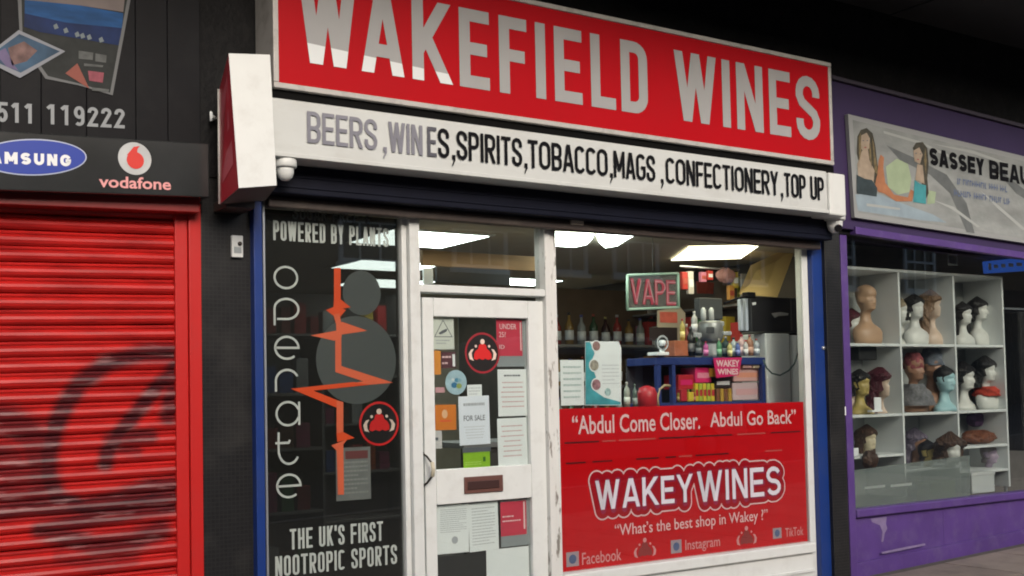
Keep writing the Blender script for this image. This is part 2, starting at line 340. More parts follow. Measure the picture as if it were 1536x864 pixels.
def fat_outline(name, lines, d, Y, m, parent, res=.004):
    """all points within d of the strokes, as one flat sheet (marching squares)"""
    seg = [(pl[i], pl[i + 1]) for pl in lines for i in range(len(pl) - 1)]
    xs = [p[0] for pl in lines for p in pl]; zs = [p[1] for pl in lines for p in pl]
    gx = np.arange(min(xs) - d - 2 * res, max(xs) + d + 3 * res, res); gz = np.arange(min(zs) - d - 2 * res, max(zs) + d + 3 * res, res)
    PX, PZ = np.meshgrid(gx, gz, indexing='ij'); D = np.full(PX.shape, 9.)
    for (ax_, az_), (bx_, bz_) in seg:
        vx, vz = bx_ - ax_, bz_ - az_; L = vx * vx + vz * vz
        if L < 1e-12: continue
        tt = np.clip(((PX - ax_) * vx + (PZ - az_) * vz) / L, 0, 1); D = np.minimum(D, np.hypot(PX - ax_ - tt * vx, PZ - az_ - tt * vz))
    D = D - d; V = []; Fc = []; ins = D < 0
    def quad(pts): k = len(V); V.extend((p[0], Y, p[1]) for p in pts); Fc.append(tuple(range(k, k + len(pts))))
    for j in range(len(gz) - 1):
        full = ins[:-1, j] & ins[1:, j] & ins[:-1, j + 1] & ins[1:, j + 1]; anyi = ins[:-1, j] | ins[1:, j] | ins[:-1, j + 1] | ins[1:, j + 1]
        i = 0
        while i < len(gx) - 1:
            if full[i]:
                k = i
                while k < len(gx) - 1 and full[k]: k += 1
                quad([(gx[i], gz[j]), (gx[k], gz[j]), (gx[k], gz[j + 1]), (gx[i], gz[j + 1])]); i = k
            else:
                if anyi[i]:
                    cs = [(i, j), (i + 1, j), (i + 1, j + 1), (i, j + 1)]; out = []
                    for a in range(4):
                        p, q = cs[a], cs[(a + 1) % 4]; dp, dq = D[p], D[q]
                        if dp < 0: out.append((gx[p[0]], gz[p[1]]))
                        if (dp < 0) != (dq < 0):
                            f = dp / (dp - dq); out.append((gx[p[0]] + f * (gx[q[0]] - gx[p[0]]), gz[p[1]] + f * (gz[q[1]] - gz[p[1]])))
                    if len(out) > 2: quad(out)
                i += 1
    return mk(name, V, Fc, m, parent)
def print_lines(parent, x0, x1, z0, z1, n, Y, m, seed=1, name='print', centre=False, fill=.42):
    rnd = random.Random(seed); L = []; st = (z1 - z0) / n
    for i in range(n):
        z = z1 - st * (i + .5); a, b = x0, x1
        if centre: k = rnd.uniform(0, .35) * (x1 - x0) / 2; a += k; b -= k
        else: b -= rnd.uniform(0, .4) * (x1 - x0) * (rnd.random() < .3)
        x = a
        while x < b - .002:
            e = min(b, x + rnd.uniform(.006, .02)); L.append((x, e, Y, Y, z - st * fill / 2, z + st * fill / 2)); x = e + .003
    V = []; Fc = []
    for (a, b, y, _, c, d) in L:
        k = len(V); V += [(a, y, c), (b, y, c), (b, y, d), (a, y, d)]; Fc.append((k, k + 1, k + 2, k + 3))
    return mk(name, V, Fc, m, parent)
# ================================================================== THE SETTING
gz = lambda x: .055 + .0335 * x          # the street climbs gently to the right
def sheet(name, x0, x1, y0, y1, dz, m, kind='structure'):
    return tag(mk(name, [(x0, y0, gz(x0) + dz), (x1, y0, gz(x1) + dz), (x1, y1, gz(x1) + dz), (x0, y1, gz(x0) + dz)], [(0, 1, 2, 3)], m), kind=kind)
ASPHALT = mat('asphalt', (.05, .05, .052), .85, var=.25, vscale=12, bump=.4, bscale=90)
PAVE = mat('paving joint', (.09, .08, .07), .9, var=.2)
SLAB = mat('paving slab', (.20, .165, .14), .75, var=.16, vscale=5, dirt=.6, dscale=4, dcol=(.10, .085, .075), bump=.3, bscale=50)
SLAB2 = mat('paving slab pale', (.24, .20, .17), .75, var=.16, vscale=5, dirt=.6, dscale=4, dcol=(.12, .10, .09), bump=.3, bscale=50)
sheet('ground', -150, 150, -150, 150, -.20, ASPHALT)
sheet('road', -60, 60, -13.0, -6.6, -.13, ASPHALT)
pv = tag(mk('pavement', boxv(-20, 40, -6.6, .05, -.2, 0), BF, PAVE, org=(0, 0, 0)), kind='structure')
for v in pv.data.vertices: v.co.z += gz(v.co.x) - .012
ORG['pavement'] = Vector((0, 0, 0))
slabmesh = []
k = 0
for i in range(24):
    for j in range(7):
        x0 = 5.2 + i * .62; y0 = -.76 - j * .62
        if i > 10 and j > 3: continue
        if k < 6:
            r = random.Random(i * 9 + j); d = [r.uniform(-.002, .002) for _ in range(4)]
            V = [(0, 0, 0), (.608, 0, 0), (.608, .608, 0), (0, .608, 0), (.004, .004, .012 + d[0]), (.604, .004, .012 + d[1]), (.604, .604, .012 + d[2]), (.004, .604, .012 + d[3])]
            me = bpy.data.meshes.new('paving_slab'); me.from_pydata(V, [], BF); me.materials.append(SLAB if k % 3 else SLAB2); slabmesh.append(me)
        o = bpy.data.objects.new('paving_slab', slabmesh[k % 6] if k < 6 else random.choice(slabmesh)); COL.objects.link(o); o.parent = pv
        o.location = (x0, y0, gz(x0) - .012); o.rotation_euler = (0, -math.atan(.0335), 0); k += 1
tag(mk('kerb', boxv(-20, 40, -6.74, -6.6, -.2, 0.0), BF, mat('kerb stone', (.25, .24, .22), .8, var=.1), org=(0, 0, 0)), kind='structure')
for v in bpy.data.objects['kerb'].data.vertices: v.co.z += gz(v.co.x)

# the parade: walls, pillars, upper wall, canopy over the pavement
par = thing('shop_parade', 'dark parade building over the shops with black tiled pillars and deep canopy', 'building', (4, 0, 0))
box('upper_wall', -4, 15, -.06, .3, 2.62, 4.9, BLACKWALL, par, 0)
PLX0, PLX1 = X(303, 500, -.05), X(384, 500, -.05)
box('pillar', PLX0, PLX1, -.05, .5, -.1, 3.74, BLACKTILE, par, .004).name = 'pillar'
# the pillar between wine shop and beauty shop, in front of its guides
RPX0, RPX1 = X(1240, 560, -.08), X(1266, 560, -.08)
box('pillar', RPX0 + .02, RPX1, -.08, .055, -.1, 3.7, BLACKTILE, par, .004)
for i in range(9):
    box('soffit_panel', -4 + i * 1.8, -4 + i * 1.8 + 1.79, -1.60, -.061, 4.25 + (i % 2) * .004, 4.29, SOFFIT, par, .004)
box('canopy', -4, 12.2, -1.66, -.061, 4.296, 4.6, BLACKWALL, par, .01)
box('canopy_edge', -4, 12.2, -1.72, -1.66, 4.22, 4.65, mat('canopy fascia', (.06, .06, .062), .6), par, .01)
box('storey_wall', -4, 12.5, .302, .7, 4.6, 9, mat('brick upper', (.13, .07, .05), .8, var=.2), par, 0)

# ================================================================== WINE SHOP FRONT
sf = thing('wine_shop_front', 'white painted glazed shop front with door, red window vinyl and blue shutter guides', 'shopfront', (4, 0, .15))
G0 = .1
x613, x631 = X(613, 550, -.03), X(631.5, 550, -.05)
xl = X(399, 560)             # left edge of glazing
x603 = X(603, 560, -.01)
HEAD = 2.50
box('shutter_guide', X(383, 560, -.10), X(396, 560, -.10), -.10, .0, 0, 2.66, BLUE, sf, .004)
box('trim_strip', X(397, 560, -.06), X(400, 560, -.06), -.06, .0, 0, 2.60, SILVER, sf, .001)
box('frame_post', x603, x613, -.03, .05, G0, HEAD + .1, WHITE, sf, .004)
box('frame_post', x613 + .002, x631, -.06, .05, G0, HEAD + .1, WHITE, sf, .004)
xd0, xd1 = X(632, 560), X(818, 560)
box('transom_bar', x631 + .002, X(819, 560, -.04) - .001, -.052, .05, Z(720, 441, -.05), Z(720, 430, -.05), WHITE, sf, .004)
xm0, xm1 = X(819, 560, -.04), X(838, 560, -.04)
box('mullion', xm0, xm0 + .035, -.055, .05, G0, HEAD + .1, PEEL, sf, .004)
box('mullion', xm0 + .037, xm1, -.04, .05, G0, HEAD + .1, PEEL, sf, .004)
xr0, xr1 = X(1206, 560, 0), X(1216.5, 560, -.012)
box('frame_post', xr0, xr1, -.012, .05, G0, HEAD + .1, WHITE, sf, .004)
box('shutter_guide', xr1 + .002, X(1239, 560, -.05), -.05, .0, 0, 2.66, BLUE, sf, .004)
lathe('lock', X(1236, 522, -.06), 0, [(.001, -.062), (.012, -.06), (.013, -.05)], SILVER, sf, 12, 'y', Z(1236, 522, -.06))
sz = Z(1000, 840)            # sill
box('sill', xm1 + .001, xr0 - .001, -.06, .04, .47, .535, WHITE2, sf, .008)
box('stall_riser', xm1 + .002, xr0 - .001, -.03, .04, .02, .468, WHITE2, sf, .003)
box('riser_rail', xm1 + .004, xr0 - .003, -.045, -.031, .34, .36, WHITE2, sf, .003)
# shutter box and curtain end above the glass
box('shutter_box', xl - .1, RPX0 - .035, -.20, -.02, 2.545, 2.99, NAVY, sf, .006)
for i, zz in enumerate((2.575, 2.625)):
    box('box_seam', xl - .1, RPX0 - .035, -.206, -.2005, zz, zz + .006, NAVY, sf, .001)
box('shutter_bar', xl - .02, RPX0 - .06, -.12, -.06, 2.49, 2.542, BROWNMETAL, sf, .006)
pbox('shutter_bolt', 857, 328, 876, 337, -.13, .02, mat('beige plastic', (.55, .48, .40), .5), sf, .004)
# panes
def pane(name, x0, x1, z0, z1, y=0., m=GLASS, parent=sf): return box(name, x0, x1, y, y + .006, z0, z1, m, parent, 0)
pane('window_pane', xl, x603, G0 + .1, HEAD)
pane('window_pane', x631 + .005, xm0 - .002, Z(720, 430, -.05) + .001, HEAD)
pane('window_pane', xm1, xr0, .536, HEAD)
# door
gx0, gx1 = X(652.5, 600, -.02), X(795, 600, -.02)
dr = box('door', xd0 + .002, gx0, -.02, .03, .16, 2.085, WHITE2, sf, .004)
def dpart(nm, a, b, c, d, m=WHITE2, y0=-.02, y1=.03, bv=.004): return box(nm, a, b, y0, y1, c, d, m, dr, bv)
for v in dr.data.vertices: pass
dpart('stile', gx1, xd1 - .002, .16, 2.085)
dpart('rail', gx0 + .001, gx1 - .001, 1.985, 2.085); dpart('rail', gx0 + .001, gx1 - .001, .98, 1.165); dpart('rail', gx0 + .001, gx1 - .001, .16, .36)
pane('door_pane', gx0, gx1, 1.165, 1.985, .004, GLASS, dr); pane('door_pane', gx0, gx1, .36, .98, .004, GLASS, dr)
dpart('letter_plate', *rect(697, 714, 755, 739, -.03), BROWNPLATE, -.030, -.0205, .003)
a = rect(702, 721, 749, 733, -.034); dpart('letter_flap', *a, mat('dark flap', (.05, .022, .02), .4), -.036, -.0302, .002)
hx = X(641, 703, -.06)
tube('handle', [(hx - .01, -.021, Z(640, 679)), (hx + .004, -.05, Z(640, 684)), (hx + .02, -.075, Z(640, 694)), (hx + .024, -.08, Z(640, 703)), (hx + .02, -.075, Z(640, 713)), (hx + .004, -.05, Z(640, 723)), (hx - .01, -.021, Z(640, 729))], .006, BRASS, dr)
tube('handle_grip', [(hx + .020, -.076, Z(640, 692)), (hx + .0245, -.081, Z(640, 703)), (hx + .020, -.076, Z(640, 714))], .011, mat('cream grip', (.55, .50, .38), .4), dr)
for vv in (680, 727): lathe('handle_rose', hx - .008, 0, [(.001, -.028), (.011, -.026), (.013, -.0205)], BRASS, dr, 12, 'y', Z(640, vv))

# ------------------------------------------------------------------ interior of the wine shop
WALLIN = mat('shop wall', (.38, .33, .25), .8, var=.1); CEIL = mat('ceiling tile', (.50, .45, .36), .8, var=.06)
DARKFLOOR = mat('shop floor', (.05, .045, .04), .5)
def struct(name, *a): return tag(box(name, *a[:6], a[6], None, 0), kind='structure')
struct('shop_floor', 1.95, 6.234, .06, 5.2, .0, .17, DARKFLOOR)
ZC = 2.52
struct('shop_ceiling', 1.95, 6.234, .02, 5.2, ZC, ZC + .04, CEIL)
struct('shop_back_wall', 1.95, 6.234, 5.2, 5.3, .1, ZC, WALLIN)
struct('shop_side_wall', 1.90, 1.95, .06, 5.2, .1, ZC, WALLIN)
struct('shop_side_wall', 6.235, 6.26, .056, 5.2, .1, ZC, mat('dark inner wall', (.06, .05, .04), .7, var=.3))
LIGHT = mat('lit ceiling panel', (.8, .85, .8), .5, emit=8, ecol=(.90, 1., .93)); WARML = mat('warm lit panel', (.9, .85, .6), .5, emit=5, ecol=(1., .93, .68))
TRIM = mat('light panel trim', (.6, .6, .58), .5)
def ceil_light(px, m, label, z=ZC - .012):
    pts = [atz(u, v, z) for u, v in px]; cx = sum(p[0] for p in pts) / len(pts); cy = sum(p[1] for p in pts) / len(pts)
    t = thing('ceiling_light', label, 'ceiling light', (cx, cy, z), 'lit panels in the wine shop ceiling')
    n = len(pts); V = [(p[0], p[1], z) for p in pts] + [(p[0], p[1], z + .011) for p in pts]
    mk('diffuser', V, [tuple(range(n)), tuple(range(2 * n - 1, n - 1, -1))] + [(i, (i + 1) % n, (i + 1) % n + n, i + n) for i in range(n)], m, t)
    f = 1.05; V = [(cx + (p[0] - cx) * s, cy + (p[1] - cy) * s, z + .004) for s in (1.001, f) for p in pts]
    mk('trim', V, [(i, (i + 1) % n, (i + 1) % n + n, i + n) for i in range(n)], TRIM, t)
def ceil_rect(x0, x1, y0, y1, m, label):
    z = ZC - .012; t = thing('ceiling_light', label, 'ceiling light', ((x0 + x1) / 2, (y0 + y1) / 2, z), 'lit panels in the wine shop ceiling')
    box('diffuser', x0, x1, y0, y1, z, z + .011, m, t, 0); boxes('trim', [(x0 - .03, x0 - .001, y0 - .03, y1 + .03, z + .002, z + .011), (x1 + .001, x1 + .03, y0 - .03, y1 + .03, z + .002, z + .011), (x0, x1, y0 - .03, y0 - .001, z + .002, z + .011), (x0, x1, y1 + .001, y1 + .03, z + .002, z + .011)], TRIM, t)
ceil_rect(2.98, 3.62, .42, 1.0, LIGHT, 'lit ceiling panel nearest the glass above the door, first of the row')
for (u, v0, v1), s in zip([(563, 389, 403), (563, 417, 429), (569, 443, 451), (565, 458, 464)], ['second', 'third', 'fourth', 'fifth']):
    p = atz(u, v0, ZC); q = atz(u - 12, v1, ZC); x0 = float(p[0]); y0, y1 = float(p[1]), float(atz(u, v1, ZC)[1])
    ceil_rect(x0 - .1, x0 + .55, y0, min(y1, 5.1), LIGHT, f'{s} lit ceiling panel seen through the dark left window, counted from the top')
ceil_light([(828, 350), (891, 353), (888, 359), (880, 367), (862, 371), (828, 369)], LIGHT, 'bright ceiling panel with rounded end at the top left of the main window')
ceil_light([(895, 353), (951, 354), (940, 360), (926, 369), (908, 372), (898, 363)], LIGHT, 'bright ceiling panel with pointed end beside the pillar reflection in the main window')
ceil_light([(1033, 372), (1137, 370), (1111, 388), (1007, 391)], WARML, 'yellowish slanted ceiling panel on the right above the bottles')
ceil_rect(4.9, 5.6, 2.4, 2.85, LIGHT, 'ceiling panel at the back of the shop seen through the fanlight')

# timber board behind the fanlight
tag(mk('timber_board', boxv(X(634, 385, .3), X(806, 385, .3), .3, .33, Z(720, 402, .3), Z(720, 380, .3), 0), BF, mat('plywood', (.50, .30, .14), .6, var=.15, vscale=6, stretch=(1, 1, 8))), 'plain tan timber board spanning behind the fanlight over the door', 'board')
pb = thing('noticeboard', 'dark board with pale side strips behind the fanlight under the timber', 'board', (X(720, 410, .5), .5, Z(720, 425, .5)))
pbox('panel', 655, 402, 765, 426, .5, .02, mat('dark board', (.03, .03, .032), .5), pb); pbox('strip', 636, 402, 650, 426, .5, .02, PAPER, pb)

# deep shelving with goods at the back (seen dimly through panes)
def goods_shelf(x0, x1, y, zs, label, seed):
    t = thing('display_shelving', label, 'shelving', (x0, y, .17)); rnd = random.Random(seed)
    box('back_panel', x0, x1, y + .32, y + .34, .17, zs[-1] + .36, mat('shelf back', (.08, .07, .065), .6), t, 0)
    for z in zs: box('shelf', x0, x1, y, y + .32, z - .02, z, mat('shelf board', (.25, .24, .23), .5), t, .002)
    for xx in (x0 - .02, x1): box('upright', xx, xx + .02, y - .002, y + .34, .17, zs[-1] + .36, mat('shelf upright', (.2, .2, .2), .5), t, .002)
PRODCOL = [(.45, .03, .03), (.5, .1, .03), (.25, .02, .02), (.5, .35, .05), (.05, .1, .3), (.4, .4, .4), (.08, .2, .08), (.3, .05, .12), (.12, .05, .03)]
pm = [mat('packet %d' % i, c, .4) for i, c in enumerate(PRODCOL)]
goods_shelf(2.1, 4.6, 3.4, (.55, .95, 1.35, 1.75, 2.1), 'long stocked shelving across the back of the wine shop', 1)
goods_shelf(2.15, 3.0, 1.5, (.45, .85, 1.25, 1.6), 'low stocked shelving behind the dark left window', 2)
base = [box('packet', 0, .09, 0, .1, 0, .18, m, None, .004) for m in pm]
for b in base: COL.objects.unlink(b)
rnd = random.Random(5)
ORD = ['first', 'second', 'third', 'fourth', 'fifth', 'sixth', 'seventh', 'eighth', 'ninth', 'tenth', 'eleventh', 'twelfth', 'thirteenth', 'fourteenth', 'fifteenth', 'sixteenth', 'seventeenth', 'eighteenth', 'nineteenth', 'twentieth', 'twenty-first', 'twenty-second']
PCN = ['red', 'orange', 'maroon', 'yellow', 'blue', 'grey', 'green', 'plum', 'brown']
def stock(x0, x1, y, zs, label, n, wid=.125, rot=0):
    grp = 'packets on ' + label
    for z in zs:
        x = x0 + .02
        for q in range(n):
            if x > x1 - .12: break
            ci = rnd.randrange(9); o = base[ci].copy(); COL.objects.link(o); o.location = (x + .045, y + .06, z); o.scale = (rnd.uniform(.8, 1.15), 1, rnd.uniform(.7, 1.4))
            o['label'] = '%s packet, %s from left, shelf %s up, %s' % (PCN[ci], ORD[q], ['one', 'two', 'three', 'four'][zs.index(z)], label); o['category'] = 'packet'; o['group'] = grp; x += wid
stock(2.1, 4.6, 3.4, (.95, 1.35, 1.75, 2.1), 'long back shelving', 22)
stock(2.15, 3.0, 1.5, (.45, .85, 1.25, 1.6), 'low shelving behind dark window', 8, .11)

# ------------------------------------------------------------------ left window graphic
vg = thing('window_graphic', 'dark window film with operate lettering, orange heartbeat line and grey discs', 'window vinyl', (2.4, .012, .2))
YB = .012
box('film', xl + .002, x603 - .002, YB, YB + .001, .2, HEAD, film_mat('dark film', (.014, .013, .011), .66, .3), vg, 0)
def lay(i): return YB - .0012 * i - .0005
FZ = lambda u0, v0, u1, v1: rect(u0, v0, u1, v1)
def disc(name, u0, v0, u1, v1, m, parent, Y, n=48):
    x0, x1, z0, z1 = rect(u0, v0, u1, v1, Y); return plate(name, disc_pts((x0 + x1) / 2, (z0 + z1) / 2, (x1 - x0) / 2, n, (z1 - z0) / 2), Y, 0, m, parent)
disc('disc', 514, 406, 571, 473, GREYVINYL, vg, lay(.8)); disc('disc', 474, 474, 594, 606, GREYVINYL, vg, lay(1.3))
hb = [(506, 401), (507, 452), (525, 463), (513, 478), (511, 486), (548, 494), (468, 503), (507, 514), (508, 552), (586, 575), (437, 583), (512, 607), (511, 648), (531, 656), (500, 668), (512, 676), (511, 740)]
# heartbeat line: outline polygons drawn as in the print
hbp = [[(501, 402), (511, 402), (511, 452), (501, 456)], [(501, 449), (511, 449), (526, 461), (500, 465)], [(489, 465), (504, 459), (519, 465), (507, 479)], [(500, 472), (509, 470), (513, 490), (505, 489)],
       [(504, 484), (514, 483), (551, 496), (505, 503)], [(466, 503), (510, 495), (513, 505), (501, 511)],
       [(503, 503), (512, 503), (512, 550), (505, 558), (503, 552)],
       [(503, 549), (512, 549), (590, 574), (508, 581), (505, 578), (545, 572), (503, 558)],
       [(436, 583), (530, 573), (555, 577), (470, 586), (515, 604), (515, 609), (504, 611)],
       [(505, 600), (515, 603), (515, 650), (505, 653)], [(505, 650), (515, 648), (532, 657), (506, 663)], [(497, 668), (521, 659), (514, 668), (505, 676)],
       [(505, 670), (515, 667), (516, 742), (507, 742)]]
for i, p in enumerate(hbp): pplate('pulse_line', p, lay(2 + .2 * i), 0, ORANGE if i in (0, 1, 2, 8, 10) else mat('bright orange vinyl', (.75, .15, .07), .4), vg)
condensed('lettering', 'POWERED BY PLANTS', *rect(411, 336, 584, 365), lay(1), OFFWHITE, vg, shear=0)
condensed('lettering', 'SUGAR FREE &', *rect(440, 312, 556, 332), lay(1), mat('faded lettering', (.18, .18, .17), .5), vg)
condensed('lettering', "THE UK'S FIRST", *rect(436, 788, 576, 818), lay(1), OFFWHITE, vg)
condensed('lettering', 'NOOTROPIC SPORTS', *rect(414, 826, 597, 856), lay(1), OFFWHITE, vg)
# vertical word in thin round letters
def thin(lines, u0, v0, u1, v1, i, tw=.011):
    x0, x1, z0, z1 = rect(u0, v0, u1, v1); L = [[(x0 + a * (x1 - x0), z0 + b * (z1 - z0)) for a, b in pl] for pl in lines]
    v, f = ribbon(L, tw, lay(1)); mk('letter', v, f, OFFWHITE, vg)
O_ = arc(.5, .5, .5, .5, 0, 360, 28)
thin([O_], 413, 400, 447, 432, 0)
thin([arc(.5, .62, .5, .38, -100, 180, 24) + [(0, 0)], [(.1, .24), (.45, .24)]], 413, 448, 449, 488, 0)
thin([[(0, .5), (1, .5)] + arc(.5, .5, .5, .5, 0, 310, 24)], 414, 505, 449, 538, 0)
thin([[(0, 0), (0, .45)] + arc(.5, .45, .5, .5, 180, 25, 16)], 415, 553, 449, 587, 0)
thin([arc(.5, .5, .5, .5, 20, 340, 26), [(1, 1), (1, 0)]], 416, 603, 450, 638, 0)
thin([[(.12, 1), (.12, .42)] + arc(.56, .42, .44, .42, 180, 330, 16), [(-.02, .66), (.55, .66), (.6, .75)]], 415, 648, 450, 696, 0)
thin([[(0, .5), (1, .5)] + arc(.5, .5, .5, .5, 0, 310, 24)], 417, 712, 452, 746, 0)

# round emblem sticker
BLK = mat('sticker black', (.015, .012, .012), .4); RED2 = mat('sticker red', (.62, .02, .02), .4); MAROON = mat('sticker maroon', (.30, .02, .03), .4); CLAW = mat('sticker cream', (.75, .58, .5), .5)
def emblem(u0, v0, u1, v1, Y, label, ringm):
    x0, x1, z0, z1 = rect(u0, v0, u1, v1, Y); cx, cz, r = (x0 + x1) / 2, (z0 + z1) / 2, (x1 - x0 + z1 - z0) / 4
    t = thing('round_sticker', label, 'sticker', (cx, Y, cz), 'round emblem stickers')
    plate('backing', disc_pts(cx, cz, r), Y, .0006, BLK, t); ring('ring', cx, cz, r * .9, r * 1.0, Y - .0008, ringm, t)
    crab(t, cx, cz, r, Y - .001)
def crab(t, cx, cz, r, Y, redm=None, clawm=None):
    redm = redm or RED2; clawm = clawm or CLAW
    P = lambda L: [(cx + a * r, cz + b * r) for a, b in L]
    plate('figure_body', P([(-.5, -.28), (-.48, -.05), (-.4, .1), (-.25, .2), (-.2, .38), (-.08, .45), (.08, .45), (.2, .38), (.26, .2), (.4, .1), (.5, -.05), (.52, -.28), (.3, -.33), (.15, -.27), (0, -.34), (-.2, -.27), (-.35, -.34)]), Y, 0, redm, t)
    plate('figure_head', disc_pts(cx, cz + .55 * r, .13 * r, 14), Y - .0004, 0, clawm, t)
    for s in (-1, 1):
        plate('figure_arm', P([(s * .5, -.38), (s * .74, -.3), (s * .8, -.05), (s * .66, .16), (s * .5, .2), (s * .62, .0), (s * .6, -.2)]), Y - .0004, 0, clawm, t)
        plate('figure_hand', disc_pts(cx + s * .38 * r, cz + .33 * r, .07 * r, 10), Y - .0004, 0, clawm, t)
emblem(539, 602, 598, 669, lay(2), 'round black and red emblem sticker at the right edge of the dark left window', RED2)
pn = thing('notice', 'grey sheet of paper on the dark window film below the round emblem', 'notice', (X(530, 750), .01, Z(530, 750)))
pbox('sheet', 504, 671, 556, 750, .0108, .0006, mat('grey sheet', (.16, .165, .16), .6, var=.2, vscale=12), pn, 0)
a = rect(510, 690, 552, 742, .010); print_lines(pn, *a, 8, .0104, mat('grey sheet print', (.24, .25, .24), .6), 3)
a = rect(518, 676, 552, 688, .010); box('red_heading', a[0], a[1], .0102, .0105, a[2], a[3], mat('dull red heading', (.14, .035, .035), .6), pn, 0)

# ------------------------------------------------------------------ notices on the door
YN = .0125
def notice(u0, v0, u1, v1, m, label, cat='notice', lay_=0, name='notice'):
    Y = YN + lay_ * .0015; x0, x1, z0, z1 = rect(u0, v0, u1, v1, Y)
    t = thing(name, label, cat, ((x0 + x1) / 2, Y, z0)); t.rotation_euler[1] = math.radians(random.uniform(-1.1, 1.1)); box('sheet', x0, x1, Y, Y + .0008, z0, z1, m, t, 0); return t, x0, x1, z0, z1, Y - .0006
REDN = mat('red notice', (.62, .05, .09), .5, var=.1); GREYN = mat('grey strip', (.30, .33, .34), .5)
t, x0, x1, z0, z1, y = notice(649, 477, 681, 524, mat('cream sticker', (.70, .72, .66), .5), 'cream warning sticker with a camera in a triangle, top left of the door glass', 'sticker')
xm = (x0 + x1) / 2; zc = z0 + (z1 - z0) * .4; zt = z1 - .012
v, f = ribbon([[(x0 + .012, zc), (xm, zt), (x1 - .012, zc), (x0 + .012, zc)]], .004, y); mk('triangle', v, f, INK2, t)
plate('camera_symbol', [(xm - .03, zc + .02), (xm - .005, zc + .035), (xm + .025, zc + .045), (xm + .022, zc + .03), (xm, zc + .018), (xm - .02, zc + .012)], y, 0, INK2, t)
print_lines(t, x0 + .02, x1 - .02, z0 + .025, zc - .012, 2, y, GREYINK, 4)
t, x0, x1, z0, z1, y = notice(745, 478, 790, 550, GREYN, 'red proof of age notice with pale border, top right of the door glass', lay_=1)
box('red_panel', x0, x1 - .03, y - .001, y, z0 + .06, z1 - .006, REDN, t, 0); box('side_stripe', x1 - .045, x1 - .038, y - .003, y - .002, z0 + .09, z1 - .02, PINKWHITE, t, 0)
text('lettering', 'UNDER', x0 + .02, x1 - .07, z1 - .06, z1 - .03, y - .003, PINKWHITE, t, .01); text('lettering', '25?', x0 + .015, x0 + .06, z1 - .105, z1 - .075, y - .003, PINKWHITE, t, .01)
text('lettering', 'ID', x0 + .015, x0 + .05, z0 + .1, z0 + .122, y - .003, PINKWHITE, t, .01)
emblem(697, 499, 750, 560, -.0006, 'round emblem sticker with maroon ring on the upper door glass', MAROON)
t, *_r = notice(649, 526, 661, 562, mat('orange tag', (.75, .30, .05), .5), 'narrow orange strip sticker under the camera warning on the door', 'sticker')
t, x0, x1, z0, z1, y = notice(662, 528, 684, 552, mat('dark red leaflet', (.12, .04, .05), .5), 'small dark card with pink dashes beside the orange strip on the door', 'card', 1)
print_lines(t, x0 + .005, x1 - .03, z0 + .01, z1 - .01, 2, y, PINKWHITE, 5, fill=.3); box('white_bar', x1 - .022, x1 - .006, y - .001, y, z0 + .008, z1 - .012, PAPER, t, 0)
BLUEW = mat('pale blue sticker', (.42, .58, .66), .5, var=.2, vscale=25)
Y = YN; x0, x1, z0, z1 = rect(668, 556, 700, 591, Y); t = thing('round_sticker', 'round pale blue and green sticker left of the white sale notice', 'sticker', ((x0 + x1) / 2, Y, z0))
cx, cz = (x0 + x1) / 2, (z0 + z1) / 2; plate('backing', disc_pts(cx, cz, (x1 - x0) / 2), Y, .0006, BLUEW, t)
for dx, dz, r, c in ((-.012, -.015, .02, (.05, .2, .38)), (.018, -.02, .018, (.35, .42, .12)), (.004, .012, .014, (.1, .3, .45)), (-.02, .015, .01, (.7, .75, .75)), (.02, .012, .012, (.25, .45, .55))):
    plate('blot', disc_pts(cx + dx, cz + dz, r, 9, r * .8), Y - .001 - dx * .01, 0, mat('blot%s' % (c,), c, .5), t)
t, x0, x1, z0, z1, y = notice(747, 554, 791, 624, PAPER, 'white notice with pink lines, upper of two on the right of the door glass'); print_lines(t, x0 + .02, x1 - .02, z1 - .05, z1 - .02, 1, y, INK2, 6, centre=True, fill=.3); print_lines(t, x0 + .02, x1 - .02, z0 + .04, z1 - .06, 6, y, PINKINK, 7, centre=True, fill=.22)
t, x0, x1, z0, z1, y = notice(747, 627, 791, 698, PAPER, 'white notice with faint pink lines, lower of two on the right of the door glass'); print_lines(t, x0 + .02, x1 - .02, z0 + .04, z1 - .03, 7, y, PINKINK, 8, centre=True, fill=.2)
t, x0, x1, z0, z1, y = notice(701, 577, 723, 596, PAPER, 'small white square card above the sale notice', 'card', 1); print_lines(t, x0 + .01, x1 - .01, z0 + .01, z1 - .01, 3, y, mat('faint print', (.6, .62, .66), .7), 9)
t, x0, x1, z0, z1, y = notice(689, 594, 735, 667, mat('bluish paper', (.80, .84, .92), .6), 'bluish white sale notice in the middle of the door glass')
text('lettering', 'FOR SALE', x0 + .03, x1 - .03, z1 - .135, z1 - .105, y, INK2, t, .01)
print_lines(t, x0 + .03, x1 - .03, z1 - .06, z1 - .03, 1, y, GREYINK, 10, fill=.5); print_lines(t, x0 + .02, x1 - .02, z0 + .03, z1 - .16, 5, y, mat('faint print', (.5, .52, .58), .7), 11, centre=True, fill=.3)
t, x0, x1, z0, z1, y = notice(652, 607, 684, 645, mat('orange square', (.70, .22, .03), .45), 'orange square sticker with a pale figure at the left of the door glass', 'sticker')
cx = (x0 + x1) / 2; plate('symbol', disc_pts(cx - .005, z1 - .05, .018, 16, .024), y, 0, mat('peach', (.8, .5, .3), .5), t); box('word_bar', cx - .035, cx + .035, y - .001, y, z0 + .045, z0 + .053, mat('red orange', (.8, .12, .05), .5), t, 0)
t, *_r = notice(653, 581, 667, 589, mat('pink label', (.65, .35, .38), .5), 'tiny pink label at the left edge of the door glass', 'label')
